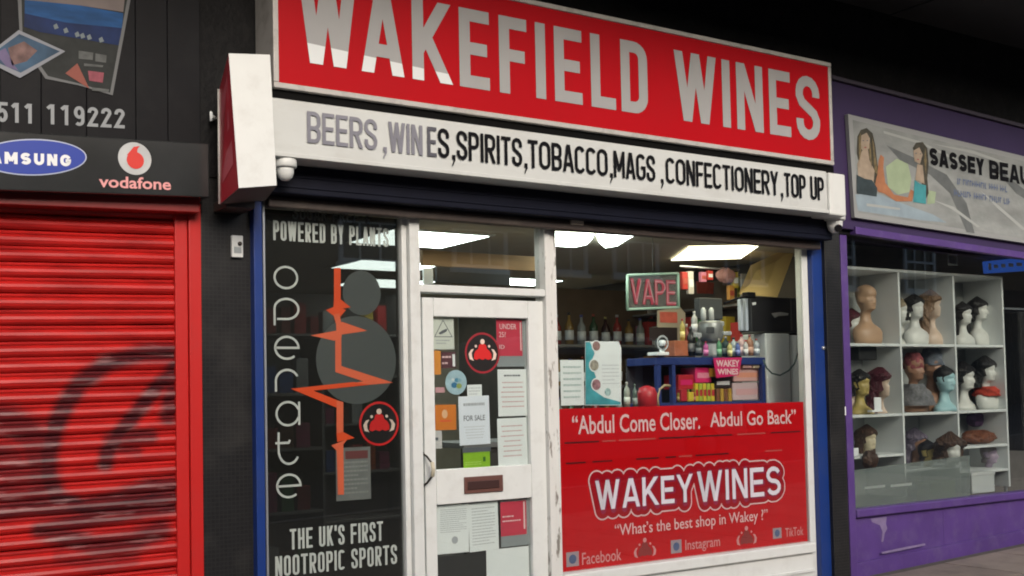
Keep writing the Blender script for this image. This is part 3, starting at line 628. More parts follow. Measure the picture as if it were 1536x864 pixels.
t, x0, x1, z0, z1, y = notice(652, 646, 663, 673, mat('grey white tag', (.60, .58, .58), .5), 'small grey white tag under the orange square sticker', 'label')
box('dark_mark', x0 + .005, x0 + .022, y - .001, y, z0 + .045, z0 + .06, INK2, t, 0)
t, x0, x1, z0, z1, y = notice(695, 671, 735, 701, mat('green sticker', (.28, .52, .03), .45, var=.1, vscale=30), 'lime green rectangular sticker at the bottom of the upper door glass', 'sticker')
box('top_bar', x0 - .005, x1 + .005, y - .001, y, z1 - .026, z1, INK2, t, 0); box('dark_symbol', x1 - .045, x1 - .03, y - .001, y, z0 + .03, z0 + .055, mat('dark green', (.04, .16, .02), .5), t, 0)
print_lines(t, x0 + .01, x1 - .055, z0 + .012, z0 + .035, 2, y, mat('pale lime', (.5, .7, .2), .5), 12, fill=.3)
# lower door glass
t, x0, x1, z0, z1, y = notice(655, 757, 703, 830, PAPER, 'typed white sheet with grey round stamp, left of the lower door glass'); print_lines(t, x0 + .02, x1 - .015, z0 + .11, z1 - .02, 12, y, GREYINK, 13, fill=.28)
plate('stamp', disc_pts((x0 + x1) / 2 + .01, z0 + .07, .02, 20), y, 0, GREYINK, t)
t, x0, x1, z0, z1, y = notice(704, 754, 748, 826, PAPER, 'typed white sheet without stamp, middle of the lower door glass', lay_=1); print_lines(t, x0 + .02, x1 - .02, z0 + .03, z1 - .02, 13, y, GREYINK, 14, fill=.25)
t, x0, x1, z0, z1, y = notice(751, 750, 794, 819, GREYN, 'red notice with grey foot strip at the right of the lower door glass', lay_=1)
box('red_panel', x0, x1 - .02, y - .001, y, z0 + .06, z1 - .006, REDN, t, 0); box('side_stripe', x1 - .04, x1 - .03, y - .003, y - .002, z0 + .09, z1 - .012, PINKWHITE, t, 0); print_lines(t, x0 + .01, x1 - .06, z0 + .13, z0 + .18, 2, y - .003, PINKWHITE, 15, fill=.3)
t, *_r = notice(730, 822, 794, 920, PAPER, 'blank white sheet at the lower right of the lower door glass', lay_=2)
t, *_r = notice(655, 832, 728, 930, mat('black card', (.03, .03, .03), .6), 'plain black card at the lower left of the lower door glass', 'card', 3)

# ------------------------------------------------------------------ red vinyl on the main window
rv = thing('window_vinyl', 'large red window vinyl with WAKEY WINES lettering under the main window', 'window vinyl', (4.8, YB, .54))
box('film', xm1 + .003, xr0 - .003, YB, YB + .001, .537, 1.47, VINYLRED, rv, 0)
y = lay(1)
ptext('lettering', '“Abdul Come Closer.', 858, 620, 1050, 648, y, PINKWHITE, rv, .012)
ptext('lettering', 'Abdul Go Back”', 1065, 616, 1194, 638, y, PINKWHITE, rv, .012)
ptext('lettering', '“What’s the best shop in Wakey ?”', 922, 775, 1152, 797, y, PINKWHITE, rv, .004)
FADE = mat('faded pink print', (.72, .33, .34), .5)
for w_, a in (('Facebook', (873, 826, 932, 844)), ('Instagram', (1028, 807, 1080, 827)), ('TikTok', (1178, 791, 1205, 804))):
    ptext('lettering', w_, *a, y, FADE, rv, .006)
for a in ((851, 828, 870, 850), (1008, 810, 1024, 830), (1161, 792, 1174, 808)):
    x0, x1, z0, z1 = rect(*a); box('social_icon', x0, x1, y - .0004, y, z0, z1, mat('icon grey', (.42, .32, .36), .5), rv, 0); plate('icon_mark', disc_pts((x0 + x1) / 2, (z0 + z1) / 2, (x1 - x0) * .3, 12), y - .001, 0, mat('icon blue', (.10, .14, .28), .5), rv)
for a in ((952, 806, 986, 840), (1106, 788, 1137, 822)):
    x0, x1, z0, z1 = rect(*a); crab(rv, (x0 + x1) / 2, (z0 + z1) / 2 - .01, (x1 - x0) * .62, y, mat('dull maroon', (.30, .03, .03), .5), FADE)
# gaps where the film is cut: dark and light dashes across
for vv0, vv1, segs in ((657, 655, [(848, 900, 0), (905, 925, 1), (930, 985, 1), (990, 1100, 0), (1108, 1150, 1), (1158, 1203, 0)]), (686, 684, [(850, 880, 0), (890, 920, 0), (956, 990, 0), (1000, 1016, 0), (1020, 1040, 1), (1045, 1095, 0), (1150, 1175, 1)])):
    for (a, b, k_) in segs:
        zz = Z(1000, vv0) + .0; x0, x1 = X(a, vv0), X(b, vv0); box('film_gap' if not k_ else 'film_crease', x0, x1, y - .0003, y, zz - .005, zz + .004, mat('film gap dark', (.10, .008, .01), .4) if not k_ else mat('film crease', (.60, .10, .09), .4), rv, 0)
# logo
def line_glyphs(txt, x0, x1, z0, z1, tw, wds, gap=.16):
    tot = sum(wds[c] for c in txt) + gap * (len(txt) - 1); u = (x1 - x0) / tot; x = x0; out = []
    for c in txt:
        for pl in glyph(c, wds[c] * u, z1 - z0, tw): out.append([(x + a, z0 + b) for a, b in pl])
        x += (wds[c] + gap) * u
    return out
WD = dict(W=1.55, A=1.15, K=1.1, E=.92, Y=1.15, I=.3, N=1.0, S=.98)
x0, x1, z0, z1 = rect(894, 709, 1040, 760); L1 = line_glyphs('WAKEY', x0, x1, Z(967, 759), Z(967, 716), .029, WD)
x0, x1, z0, z1 = rect(1047, 702, 1172, 748); L2 = line_glyphs('WINES', x0, x1, Z(1110, 748), Z(1110, 703), .031, WD)
def lift(Ls, x0, h):  # the W and last S are a little larger, as printed
    return Ls
L = L1 + L2
fat_outline('logo_border', L, .062, y - .001, PINKWHITE, rv); fat_outline('logo_field', L, .053, y - .002, mat('deep red print', (.42, .004, .012), .4, spec=.2), rv)
fat_outline('logo_shadow', [[(a + .004, b - .006) for a, b in pl] for pl in L], .020, y - .003, mat('logo shadow', (.34, .015, .07), .4), rv)
v, f = trimmed(L1, .026, y - .0036, 0, 0, Z(967, 759), Z(967, 716)); v2, f2 = trimmed(L2, .028, y - .0036, 0, 0, Z(1110, 748), Z(1110, 703))
mk('logo_lettering', v, f, LAV, rv); mk('logo_lettering', v2, f2, LAV, rv)

# ================================================================== SIGNS OF THE WINE SHOP
# red fascia sign
rs = thing('fascia_sign', 'large red fascia sign with WAKEFIELD WINES in tall off white letters', 'shop sign', (3.9, -.3, 3.02))
sx0, sx1, sz0, sz1 = 1.985, 5.86, 3.022, 3.702
box('panel', sx0 + .028, sx1 - .028, -.298, -.08, sz0 + .028, sz1 - .028, REDSIGN, rs, 0)
for a in ((sx0, sx1, sz0, sz0 + .027), (sx0, sx1, sz1 - .027, sz1)): box('sign_frame', a[0], a[1], -.306, -.07, a[2], a[3], CREAM, rs, .004)
for a in ((sx0, sx0 + .027), (sx1 - .027, sx1)): box('sign_frame', a[0], a[1], -.304, -.07, sz0 + .028, sz1 - .028, CREAM, rs, .004)
LZ0, LZ1, TW = 3.165, 3.583, .066
BIG = [('W', 2.118, 2.412), ('A', 2.447, 2.676), ('K', 2.727, 2.955), ('E', 3.005, 3.190), ('F', 3.252, 3.430), ('I', 3.487, 3.553), ('E', 3.613, 3.802), ('L', 3.864, 4.040), ('D', 4.080, 4.278),
       ('W', 4.490, 4.820), ('I', 4.873, 4.937), ('N', 4.993, 5.220), ('E', 5.276, 5.467), ('S', 5.519, 5.740)]
def clip_z(V, Fc, zf, above):
    """split a flat mesh along the line z = zf(x)"""
    bm = bmesh.new(); vs = [bm.verts.new(v) for v in V]
    for f in Fc:
        try: bm.faces.new([vs[i] for i in f])
        except ValueError: pass
    x0, x1 = 2.0, 3.0; p = Vector((x0, V[0][1], zf(x0))); d = Vector((1, 0, zf(x1) - zf(x0))); no = Vector((-d.z, 0, d.x)).normalized()
    bmesh.ops.bisect_plane(bm, geom=bm.verts[:] + bm.edges[:] + bm.faces[:], plane_co=p, plane_no=no, clear_inner=above, clear_outer=not above)
    bm.verts.index_update(); Vo = [v.co.copy() for v in bm.verts]; Fo = [tuple(v.index for v in f.verts) for f in bm.faces]; bm.free(); return Vo, Fo
zf = lambda x: 3.263 - (x - 2.12) * .055  # slanting edge of the painted glare on the first three letters
for i, (c, a, b) in enumerate(BIG):
    V, Fc = trimmed(glyph(c, b - a, LZ1 - LZ0, TW), TW, -.3005, a, LZ0, LZ0, LZ1)
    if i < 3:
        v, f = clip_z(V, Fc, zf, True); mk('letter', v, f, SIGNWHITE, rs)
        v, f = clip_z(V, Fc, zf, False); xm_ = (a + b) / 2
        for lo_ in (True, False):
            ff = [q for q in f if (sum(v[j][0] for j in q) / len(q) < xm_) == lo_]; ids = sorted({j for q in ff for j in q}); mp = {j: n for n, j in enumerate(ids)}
            mk('letter_foot_glare', [v[j] for j in ids], [tuple(mp[j] for j in q) for q in ff], SIGNGLARE, rs)
    else: mk('letter', V, Fc, SIGNWHITE, rs)

# white fascia board with goods
ws = thing('fascia_board', 'long white fascia board listing beers, wines, spirits and tobacco under the red sign', 'shop sign', (3.9, -.35, 2.68))
wz0, wz1 = 2.685, 2.962
box('board', 1.93, 5.735, -.35, -.10, wz0, wz1, PANELW, ws, .012)
box('lower_lip', 1.93, 5.735, -.356, -.3505, wz0 + .002, wz0 + .022, PANELW, ws, .002)
box('end_cap', 5.737, 5.895, -.362, -.10, wz0 - .008, wz1 - .008, WHITE2, ws, .012)
GLARED = mat('glare grey lettering', (.20, .20, .24), .5, var=.1); GLARED2 = mat('half glare lettering', (.08, .08, .10), .5, var=.1)  # glare washing out the left words, put into their ink colour
ty = -.3575
WW = dict(W=1.45, A=1.08, M=1.25, I=.32, O=1.1, C=1.02, G=1.08, E=.92, F=.86, T=.95, R=1.02, N=1., K=1.)
def strokes(nm, s_, x0, x1, z0, z1, Y, m, par, tw, gap=.17, space=.5, shear=0.):
    wd = lambda c: space if c == ' ' else WW.get(c, 1.)
    u = (x1 - x0) / (sum(wd(c) for c in s_) + gap * (len(s_) - 1)); x = x0; V = []; Fc = []
    for c in s_:
        if c != ' ':
            v, f = trimmed(glyph(c, wd(c) * u, z1 - z0, tw), tw, Y, x, z0, z0, z1); k = len(V); V += v; Fc += [tuple(i + k for i in q) for q in f]
        x += (wd(c) + gap) * u
    if shear: V = [(p, q, r + shear * (p - x0)) for p, q, r in V]
    return mk(nm, V, Fc, m, par)
def wtxt(s_, u0, u1, zl=2.765, zh=2.915, m=INKBLACK):
    strokes('lettering', s_, X(u0, 235, -.355), X(u1, 235, -.355), zl, zh, ty, m, ws, .0185, .12)
wtxt('BEERS', 461, 566, m=GLARED); wtxt('WIN', 583, 634, m=GLARED); wtxt('E', 641, 655, m=GLARED2); wtxt('S', 657, 674)
def comma(u, m=INKBLACK): plate('comma', [(X(u, 240, -.355) - .008, 2.785), (X(u, 240, -.355) + .012, 2.785), (X(u, 240, -.355) + .012, 2.758), (X(u, 240, -.355) - .004, 2.728), (X(u, 240, -.355) - .008, 2.732), (X(u, 240, -.355) + .002, 2.762), (X(u, 240, -.355) - .008, 2.764)], ty, 0, m, ws)
comma(577, GLARED); comma(680); wtxt('SPIRITS', 685, 783); comma(788); wtxt('TOBACCO', 792, 911); comma(916); wtxt('MAGS', 920, 982); comma(992); wtxt('CONFECTIONERY', 998, 1166); comma(1171); wtxt('TOP UP', 1175, 1234)
dk = box('sign_backing', 1.95, 5.88, -.28, -.065, 2.964, 3.020, mat('black batten', (.006, .006, .006), .7, spec=.05), ws, 0)

# projecting light box on the pillar
pj = thing('projecting_sign', 'white edged projecting sign with red face on the black pillar', 'projecting sign', (1.95, -.3, 2.6))
fr_ = [at(343, 80, -.40), at(405, 82, -.40), at(415, 278, -.46), at(358, 282, -.46)]
bk_ = [at(329, 134, -.23), at(394, 128, -.23), at(398, 300, -.23), at(330, 306, -.23)]
V = [tuple(p) for p in fr_ + bk_]
mk('casing', V, [(3, 2, 1, 0), (0, 1, 5, 4), (1, 2, 6, 5), (2, 3, 7, 6), (4, 5, 6, 7)], [WHITE2], pj)
und = [Vector(p) for p in (fr_[2], fr_[3], bk_[3], bk_[2])]
mk('underside', [p - Vector((0, 0, .003)) for p in und], [(0, 1, 2, 3)], mat('brown underside', (.10, .085, .075), .6, dirt=.5), pj)
lf = [Vector(p) for p in (fr_[0], fr_[3], bk_[3], bk_[0])]; nrm = Vector((-1, 0, 0)) * .003
mk('side_face', lf, [(0, 1, 2, 3)], mat('red side face', (.36, .02, .035), .3, var=.2, vscale=6), pj)
def onl(a, b, k=1): return lf[0].lerp(lf[3], a).lerp(lf[1].lerp(lf[2], a), b) + nrm * k   # a: towards wall, b: downwards
PK = mat('pale red print', (.50, .10, .13), .4)
for (a0, b0, a1, b1) in ((.2, .12, .75, .30), (.25, .36, .8, .5), (.15, .62, .8, .80)):
    mk('print_block', [onl(a0, b0), onl(a1, b0 + .05), onl(a1, b1 + .05), onl(a0, b1)], [(0, 1, 2, 3)], PK, pj)
tube('edge_strip', [onl(1, 0), onl(1, 1)], .006, CREAM, pj, 6)
box('wall_bracket', PLX0 + .06, PLX0 + .2, -.23, -.05, Z(350, 318, -.1), Z(350, 304, -.1), BROWNMETAL, pj, .004)
hk = at(320, 178, -.08); tag(tube('wall_hook', [hk + np.array([0, .03, 0]), hk + np.array([0, -.02, 0]), hk + np.array([-.02, -.03, .02]), hk + np.array([-.02, -.03, -.02])], .008, PAPER), 'small pale metal hook on the black wall left of the projecting sign', 'hook')
# key switch on the pillar
x0, x1, z0, z1 = rect(348, 353, 365, 386, -.075)
ks = thing('key_switch', 'small white key switch box on the black tiled pillar', 'switch', (x0, -.06, z0)); box('cover', x0, x1, -.075, -.051, z0, z1, WHITE2, ks, .004); box('plate', x0 + .01, x1 - .01, -.078, -.0755, z0 + .02, z0 + .05, GREYN, ks, .001); lathe('lock', (x0 + x1) / 2 + .01, 0, [(.001, -.084), (.01, -.083), (.011, -.0785)], BRASS, ks, 10, 'y', z1 - .04)

# cctv domes
def cctv(u, v, Y, r, label, lens):
    p = at(u, v, Y); x, z = float(p[0]), float(p[2])
    t = thing('dome_camera', label, 'security camera', (x, Y, z), 'white dome cameras under the fascia board')
    lathe('base', x, Y, [(r * 1.25, z + r * .4), (r * 1.35, z + r * .5), (r * 1.35, z + r * 1.3), (r * 1.2, z + r * 1.45)], WHITE2, t, 24)
    lathe('dome', x, Y, [(.001, z - r * 1.15), (r * .45, z - r * 1.08), (r * .8, z - r * .75), (r * .98, z - r * .25), (r, z + .1 * r), (r * 1.02, z + r * .39)], WHITE2, t, 24)
    if lens:
        q = Vector((x - r * .25, Y - r * .72, z - r * .62)); d = Vector((-.3, -.8, -.5)).normalized(); a = d.cross(Vector((0, 0, 1))).normalized(); b = d.cross(a)
        V = [q + d * h + (a * math.cos(k * math.pi / 8) + b * math.sin(k * math.pi / 8)) * rr for rr, h in ((r * .5, -.01), (r * .5, r * .22), (r * .3, r * .26)) for k in range(16)]
        mk('lens', V, [(i * 16 + k, i * 16 + (k + 1) % 16, (i + 1) * 16 + (k + 1) % 16, (i + 1) * 16 + k) for i in range(2) for k in range(16)] + [tuple(range(32, 48))], mat('camera lens', (.008, .008, .01), .1), t, smooth=False)
    tag(t, label)
cctv(428, 257, -.30, .040, 'white dome camera beside the projecting sign, no lens showing', False)
cctv(1252, 336, -.24, .052, 'white dome camera with black lens at the right end of the fascia board', True)

# ================================================================== PHONE SHOP (left)
ph = thing('phone_shop_fascia', 'black boarded fascia with laptop picture and phone number above the red shutter', 'shop sign', (1.0, -.1, 2.75))
bx = [X(u, 150, -.1) for u in (-150, -75, 0, 62, 130, 204, 252, 301)]
for a, b in zip(bx[:-1], bx[1:]): box('board', a + .001, b - .001, -.1, -.062, 2.70, 3.75, BLACKBOARD, ph, .003)
yb = -.104
GREYL = mat('grey number lettering', (.27, .29, .31), .5)
def stext(par, nm, s_, x0, x1, z0, z1, Y, m, bold, sh): return text(nm, s_, x0, x1, z0, z1, Y, m, par, bold, sh)
a0, a1 = X(0, 170, yb), X(187, 180, yb); zb = Z(0, 182, yb)
strokes('phone_number', '511', X(-4, 170, yb), X(51, 170, yb), Z(0, 183, yb), Z(0, 153, yb), yb, GREYL, ph, .0145, .3, shear=.055)
strokes('phone_number', '119222', X(69, 170, yb), X(187, 177, yb), Z(69, 186, yb), Z(69, 156, yb), yb, GREYL, ph, .0145, .3, shear=.055)
# picture of a laptop and a tablet
def pic(nm, px, i, m): return pplate(nm, px, yb - .001 * i, 0, m, ph)
pic('picture_rim', [(26, -12), (198, -12), (169, 143), (118, 128), (68, 118), (30, 60)], .5, mat('picture edge', (0.155, 0.161, 0.167), .5, spec=.2))
pic('picture_dark', [(32, -12), (193, -12), (165, 139), (118, 125), (72, 114), (34, 60)], 1, mat('picture ground', (0.019, 0.022, 0.022), .5, spec=.2, var=.6, vscale=14))
pic('picture_sky', [(36, -12), (188, -12), (185, 18), (120, 8), (60, 2), (37, 2)], 1.4, mat('picture cloud', (0.186, 0.155, 0.149), .5, spec=.2, var=.2, vscale=8))
pic('picture_blue', [(37, 0), (60, 2), (120, 8), (185, 20), (183, 42), (100, 34), (37, 20)], 1.8, mat('picture blue', (0.012, 0.074, 0.223), .5, spec=.2, var=.5, vscale=7, stretch=(1, 1, 4)))
pic('picture_deepblue', [(37, 20), (100, 34), (183, 42), (178, 68), (120, 58), (60, 48), (36, 40)], 2.2, mat('picture deep blue', (0.007, 0.022, 0.093), .5, spec=.2, var=.5, vscale=9))
for a in ((80, 38), (95, 44), (112, 50), (130, 54), (148, 58), (120, 52)): pic('picture_glint', [(a[0], a[1]), (a[0] + 5, a[1] - 3), (a[0] + 8, a[1] + 4), (a[0] + 2, a[1] + 6)], 2.6, mat('picture glint', (0.186, 0.223, 0.236), .5, spec=.2))
pic('picture_mast', [(98, 110), (116, 95), (134, 133)], 3, mat('picture red', (0.260, 0.081, 0.062), .5, spec=.2)); pic('picture_pink', [(132, 106), (156, 109), (154, 124), (134, 121)], 3, mat('picture pink', (0.279, 0.074, 0.099), .5, spec=.2, var=.3, vscale=40))
for a in ((118, 76, 140, 88), (143, 80, 160, 92), (126, 95, 155, 99), (138, 131, 164, 136)): pic('picture_grey', [(a[0], a[1]), (a[2], a[1] + 3), (a[2] - 1, a[3] + 2), (a[0], a[3])], 3, mat('picture grey', (0.099, 0.105, 0.105), .5, spec=.2, var=.4, vscale=30))
pic('tablet_rim', [(-8, 73), (28, 45), (98, 77), (30, 117), (-8, 98)], 3.6, mat('tablet edge', (0.260, 0.273, 0.310), .5, spec=.2))
pic('tablet_screen', [(-8, 78), (29, 51), (90, 77), (31, 109), (-8, 92)], 4, mat('tablet teal', (0.043, 0.087, 0.149), .5, spec=.2, var=.6, vscale=9))
pic('tablet_picture', [(12, 72), (36, 62), (56, 76), (40, 92), (18, 98)], 4.4, mat('tablet picture', (0.174, 0.105, 0.099), .5, spec=.2, var=.6, vscale=22))
pic('tablet_glow', [(-8, 80), (8, 72), (22, 98), (28, 106), (10, 100)], 4.4, mat('tablet violet', (0.155, 0.124, 0.236), .5, spec=.2, var=.3, vscale=12))
# glossy box with makers' badges
gb = thing('shutter_box', 'glossy grey black box with blue oval badge and red quotation badge above the red shutter', 'shutter box', (1.0, -.2, 2.48))
yg = -.20; GLOSS = mat('glossy charcoal', (.030, .032, .033), .14, var=.55, vscale=2.2, bump=.04, bscale=3, coat=.5)  # uneven tone imitates grey reflection streaks in the colour
ga, gbx = X(-160, 240, yg), X(314, 250, yg); zt, zl = Z(0, 196, yg), Z(0, 285, yg); SHL = .045
mk('casing', boxv(ga, gbx, yg, -.06, zl, zt, SHL, X(0, 240, yg)), BF, GLOSS, gb, bevel=.006)
def gz_(u, v): return (X(u, v, yg), Z(u, v, yg))
OVAL = mat('badge blue', (.015, .045, .35), .3); cx, cz = gz_(51, 236)
def oval(nm, rx, rz, m, y): plate(nm, [(cx + rx * math.cos(t_) - 0 * 1, cz + rz * math.sin(t_) + .10 * rx * math.cos(t_)) for t_ in [2 * math.pi * k / 48 for k in range(48)]], y, 0, m, gb)
orx = X(130, 236, yg) - cx; orz = (Z(51, 209, yg) - Z(51, 264, yg)) / 2
oval('badge_rim', orx, orz, mat('badge rim', (.45, .50, .65), .3), yg - .002); oval('badge', orx * .975, orz * .93, OVAL, yg - .003)
strokes('badge_lettering', 'SAMSUNG', X(-36, 240, yg), X(106, 240, yg), Z(-36, 244, yg), Z(-36, 226, yg), yg - .0045, mat('badge white', (.8, .82, .85), .4), gb, .014, .3, shear=.05)
cx, cz = gz_(202, 238); r = (X(227, 238, yg) - X(177, 238, yg)) / 2
plate('round_badge', disc_pts(cx, cz, r), yg - .002, 0, mat('round badge silver', (.50, .52, .53), .35, var=.15, vscale=12), gb)
plate('round_badge_mark', disc_pts(cx + .002, cz - .008, r * .52, 24) , yg - .004, 0, mat('round badge red', (.65, .03, .02), .35), gb)
plate('round_badge_tail', [(cx - .035, cz + .012), (cx - .005, cz + .052), (cx + .022, cz + .058), (cx + .012, cz + .046), (cx + .010, cz + .03), (cx + .022, cz + .02)], yg - .0045, 0, mat('round badge red', (.65, .03, .02), .35), gb)
text('badge_lettering', 'vodafone', X(148, 272, yg), X(256, 276, yg), Z(148, 281, yg), Z(148, 263, yg), yg - .0045, mat('badge pink', (.75, .33, .33), .5), gb, .02, .04)
# red shutter
sh = thing('roller_shutter', 'closed red roller shutter with dark sprayed graffiti loop', 'shutter', (1.0, 0, .05))
yl = -.12
mk('hood', boxv(X(-160, 292, yl), X(300, 300, yl), yl, .02, Z(0, 306, yl), Z(0, 280, yl), .03, X(0, 290, yl)), BF, DARKRED, sh, bevel=.004)
sx_a, sx_b = X(-160, 500, .0), X(264, 500, .0)
r0, r1, r2 = X(264, 560, -.03), X(283, 560, -.03), X(303, 560, -.03)
box('guide_rail', r0, r1, -.03, .06, .0, 2.47, REDSTEEL, sh, .004); box('guide_rail', r1 + .002, r2 - .001, -.045, .06, .0, 2.49, REDSTEEL, sh, .004)
# graffiti strokes: centre line, half width and strength, as paint on the slats
STR = [([(285, 528), (215, 530), (160, 545), (120, 574), (98, 606), (82, 640), (72, 680), (72, 715), (86, 748), (130, 764), (200, 758), (275, 735)], 15, 1.),
       ([(285, 545), (240, 575), (210, 612), (180, 648), (160, 680), (158, 695)], 13, 1.), ([(262, 550), (258, 590), (252, 625)], 15, .95), ([(165, 660), (225, 655)], 12, .85), ([(180, 672), (205, 676)], 9, .7),
       ([(285, 725), (225, 730), (175, 748), (110, 762), (40, 762), (-60, 775)], 14, .9), ([(285, 755), (200, 768), (130, 780), (60, 795)], 14, .9), ([(80, 800), (140, 820), (200, 812), (240, 795)], 18, .85),
       ([(-60, 628), (10, 632), (50, 655), (62, 700), (60, 750)], 26, .85), ([(-60, 690), (10, 690), (35, 740)], 32, .75), ([(-60, 735), (40, 745)], 18, .8),
       ([(90, 835), (150, 850), (200, 838)], 11, .5)]
SEG = []
for pts, wd, st in STR:
    for p, q in zip(pts[:-1], pts[1:]):
        a = at(*p, .0); b = at(*q, .0); SEG.append((a[0], a[2], b[0], b[2], wd / 250., st))
SEG = np.array(SEG)
def graf(x, z):
    vx = SEG[:, 2] - SEG[:, 0]; vz = SEG[:, 3] - SEG[:, 1]; L = vx * vx + vz * vz
    t_ = np.clip(((x[:, None] - SEG[:, 0]) * vx + (z[:, None] - SEG[:, 1]) * vz) / L, 0, 1)
    d = np.hypot(x[:, None] - SEG[:, 0] - t_ * vx, z[:, None] - SEG[:, 1] - t_ * vz)
    return np.max(np.clip((SEG[:, 4] - d) / (.6 * SEG[:, 4]) , 0, 1) * SEG[:, 5], axis=1)
GM = bpy.data.materials.new('red slats with spray paint'); GM.use_nodes = True; n_ = GM.node_tree.nodes; l_ = GM.node_tree.links; b_ = n_['Principled BSDF']
at_ = n_.new('ShaderNodeAttribute'); at_.attribute_name = 'spray'; g_ = n_.new('ShaderNodeNewGeometry')
mp_ = n_.new('ShaderNodeMapping'); mp_.inputs['Scale'].default_value = (3, 3, 22); l_.new(g_.outputs['Position'], mp_.inputs[0])
no_ = n_.new('ShaderNodeTexNoise'); no_.inputs['Scale'].default_value = 2.2; no_.inputs['Detail'].default_value = 6; l_.new(mp_.outputs[0], no_.inputs['Vector'])
rp = n_.new('ShaderNodeValToRGB'); rp.color_ramp.elements[0].position = .36; rp.color_ramp.elements[0].color = (1, 1, 1, 1); rp.color_ramp.elements[1].position = .70; rp.color_ramp.elements[1].color = (.78, .78, .78, 1); l_.new(no_.outputs['Fac'], rp.inputs[0])
mu_ = n_.new('ShaderNodeMath'); mu_.operation = 'MULTIPLY'; l_.new(at_.outputs['Fac'], mu_.inputs[0]); l_.new(rp.outputs[0], mu_.inputs[1])
dr_ = n_.new('ShaderNodeTexNoise'); dr_.inputs['Scale'].default_value = 1.3; dr_.inputs['Detail'].default_value = 8; l_.new(mp_.outputs[0], dr_.inputs['Vector'])
rb = n_.new('ShaderNodeValToRGB'); rb.color_ramp.elements[0].color = (.30, .008, .008, 1); rb.color_ramp.elements[1].color = (.52, .014, .012, 1); rb.color_ramp.elements[0].position = .3; rb.color_ramp.elements[1].position = .65; l_.new(dr_.outputs['Fac'], rb.inputs[0])
cs_ = n_.new('ShaderNodeTexNoise'); cs_.inputs['Scale'].default_value = 1.7; cs_.inputs['Detail'].default_value = 3; l_.new(mp_.outputs[0], cs_.inputs['Vector'])
sc_ = n_.new('ShaderNodeValToRGB'); sc_.color_ramp.elements[0].color = (.050, .008, .012, 1); sc_.color_ramp.elements[1].color = (.34, .20, .20, 1); sc_.color_ramp.elements[0].position = .55; sc_.color_ramp.elements[1].position = .80; l_.new(cs_.outputs['Fac'], sc_.inputs[0])
mx_ = n_.new('ShaderNodeMix'); mx_.data_type = 'RGBA'; l_.new(mu_.outputs[0], mx_.inputs['Factor']); l_.new(rb.outputs[0], mx_.inputs['A']); l_.new(sc_.outputs[0], mx_.inputs['B'])
l_.new(mx_.outputs['Result'], b_.inputs['Base Color']); b_.inputs['Roughness'].default_value = .38
PROF = [(0., .010), (.004, -.002), (.014, -.012), (.028, -.0165), (.042, -.012), (.052, -.001), (.056, .003), (.060, -.003), (.066, -.005), (.072, -.001), (.0765, .010)]
PITCH = .0700; PROF = [(h * .9115, y_) for h, y_ in PROF]
nz = int((2.50 - .02) / PITCH); ncol = 90
xs = np.linspace(sx_a, sx_b, ncol)
for i in range(nz):
    rs_ = random.Random(i); d1, d2, d3 = rs_.uniform(0, 6), rs_.uniform(0, 6), rs_.uniform(-.0015, .0015)
    z0 = 2.47 - (i + 1) * PITCH + d3; kf = .028 * min(1, max(0, (z0 - .6) / 1.6))
    V = np.array([(x, y_ + .0012 * math.sin(x * 7 + d1) + .0008 * math.sin(x * 23 + d2), z0 + h + kf * (x - 1.2) + .0010 * math.sin(x * 4 + d2)) for x in xs for h, y_ in PROF]); m_ = len(PROF)
    Fc = [(c * m_ + r_, (c + 1) * m_ + r_, (c + 1) * m_ + r_ + 1, c * m_ + r_ + 1) for c in range(ncol - 1) for r_ in range(m_ - 1)]
    o = mk('slat', V.tolist(), Fc, GM, sh, smooth=False)
    at2 = o.data.attributes.new('spray', 'FLOAT', 'POINT'); at2.data.foreach_set('value', graf(V[:, 0], V[:, 2]).astype(np.float32))
tag(box('phone_shop_threshold', X(-160, 500), r2, -.02, .3, -.1, .03 + gz(1), mat('threshold', (.1, .1, .1), .7), None, 0), kind='structure')
struct('phone_shop_inner_wall', -4, PLX0, .3, .35, -.1, 2.62, mat('dark inner', (.02, .02, .02), .8))

# ================================================================== BEAUTY SHOP (right)
bs = thing('beauty_shop_front', 'purple painted shop front with wide display window and low panelled base', 'shopfront', (7.2, 0, .25))
SF = -.037
fx0 = X(1247, 200, -.10); fx1 = 15
def shb(name, x0, x1, y0, y1, z0, z1, m, par, sh_=SF, bv=.003): return mk(name, boxv(x0, x1, y0, y1, z0, z1, sh_, fx0), BF, m, par, bevel=bv)
zt_ = Z(1247, 114, -.10); zbot = Z(1275, 349, -.10)
shb('fascia', fx0, fx1, -.10, -.0605, zbot + .03, zt_ - .03, PURPLESHADED, bs)
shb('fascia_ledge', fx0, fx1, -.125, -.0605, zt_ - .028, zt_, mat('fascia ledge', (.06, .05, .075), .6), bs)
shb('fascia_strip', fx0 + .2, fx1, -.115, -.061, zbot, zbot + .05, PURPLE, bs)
px0_, px1_ = X(1267, 560, -.05), X(1277, 560, -.05)
box('post', px0_, px1_, -.05, .05, .0, zbot + .02, PURPLE, bs, .004)
box('post', 10.4, 10.5, -.05, .05, .0, zbot - .1, PURPLE, bs, .004)
SILZ = .70
box('sill', px1_ + .001, 10.4, -.06, .05, SILZ - .035, SILZ + .02, PURPLE, bs, .008)
zr = lambda x: gz(x)
for i, (a, b) in enumerate(((px1_ + .001, 7.25), (7.252, 8.4), (8.402, 9.4), (9.402, 10.399))):
    mk('base_panel', [(a, -.02, gz(a) - .05), (b, -.02, gz(b) - .05), (b, .04, gz(b) - .05), (a, .04, gz(a) - .05), (a, -.02, SILZ - .036), (b, -.02, SILZ - .036), (b, .04, SILZ - .036), (a, .04, SILZ - .036)], BF, PURPLE, bs, bevel=.003)
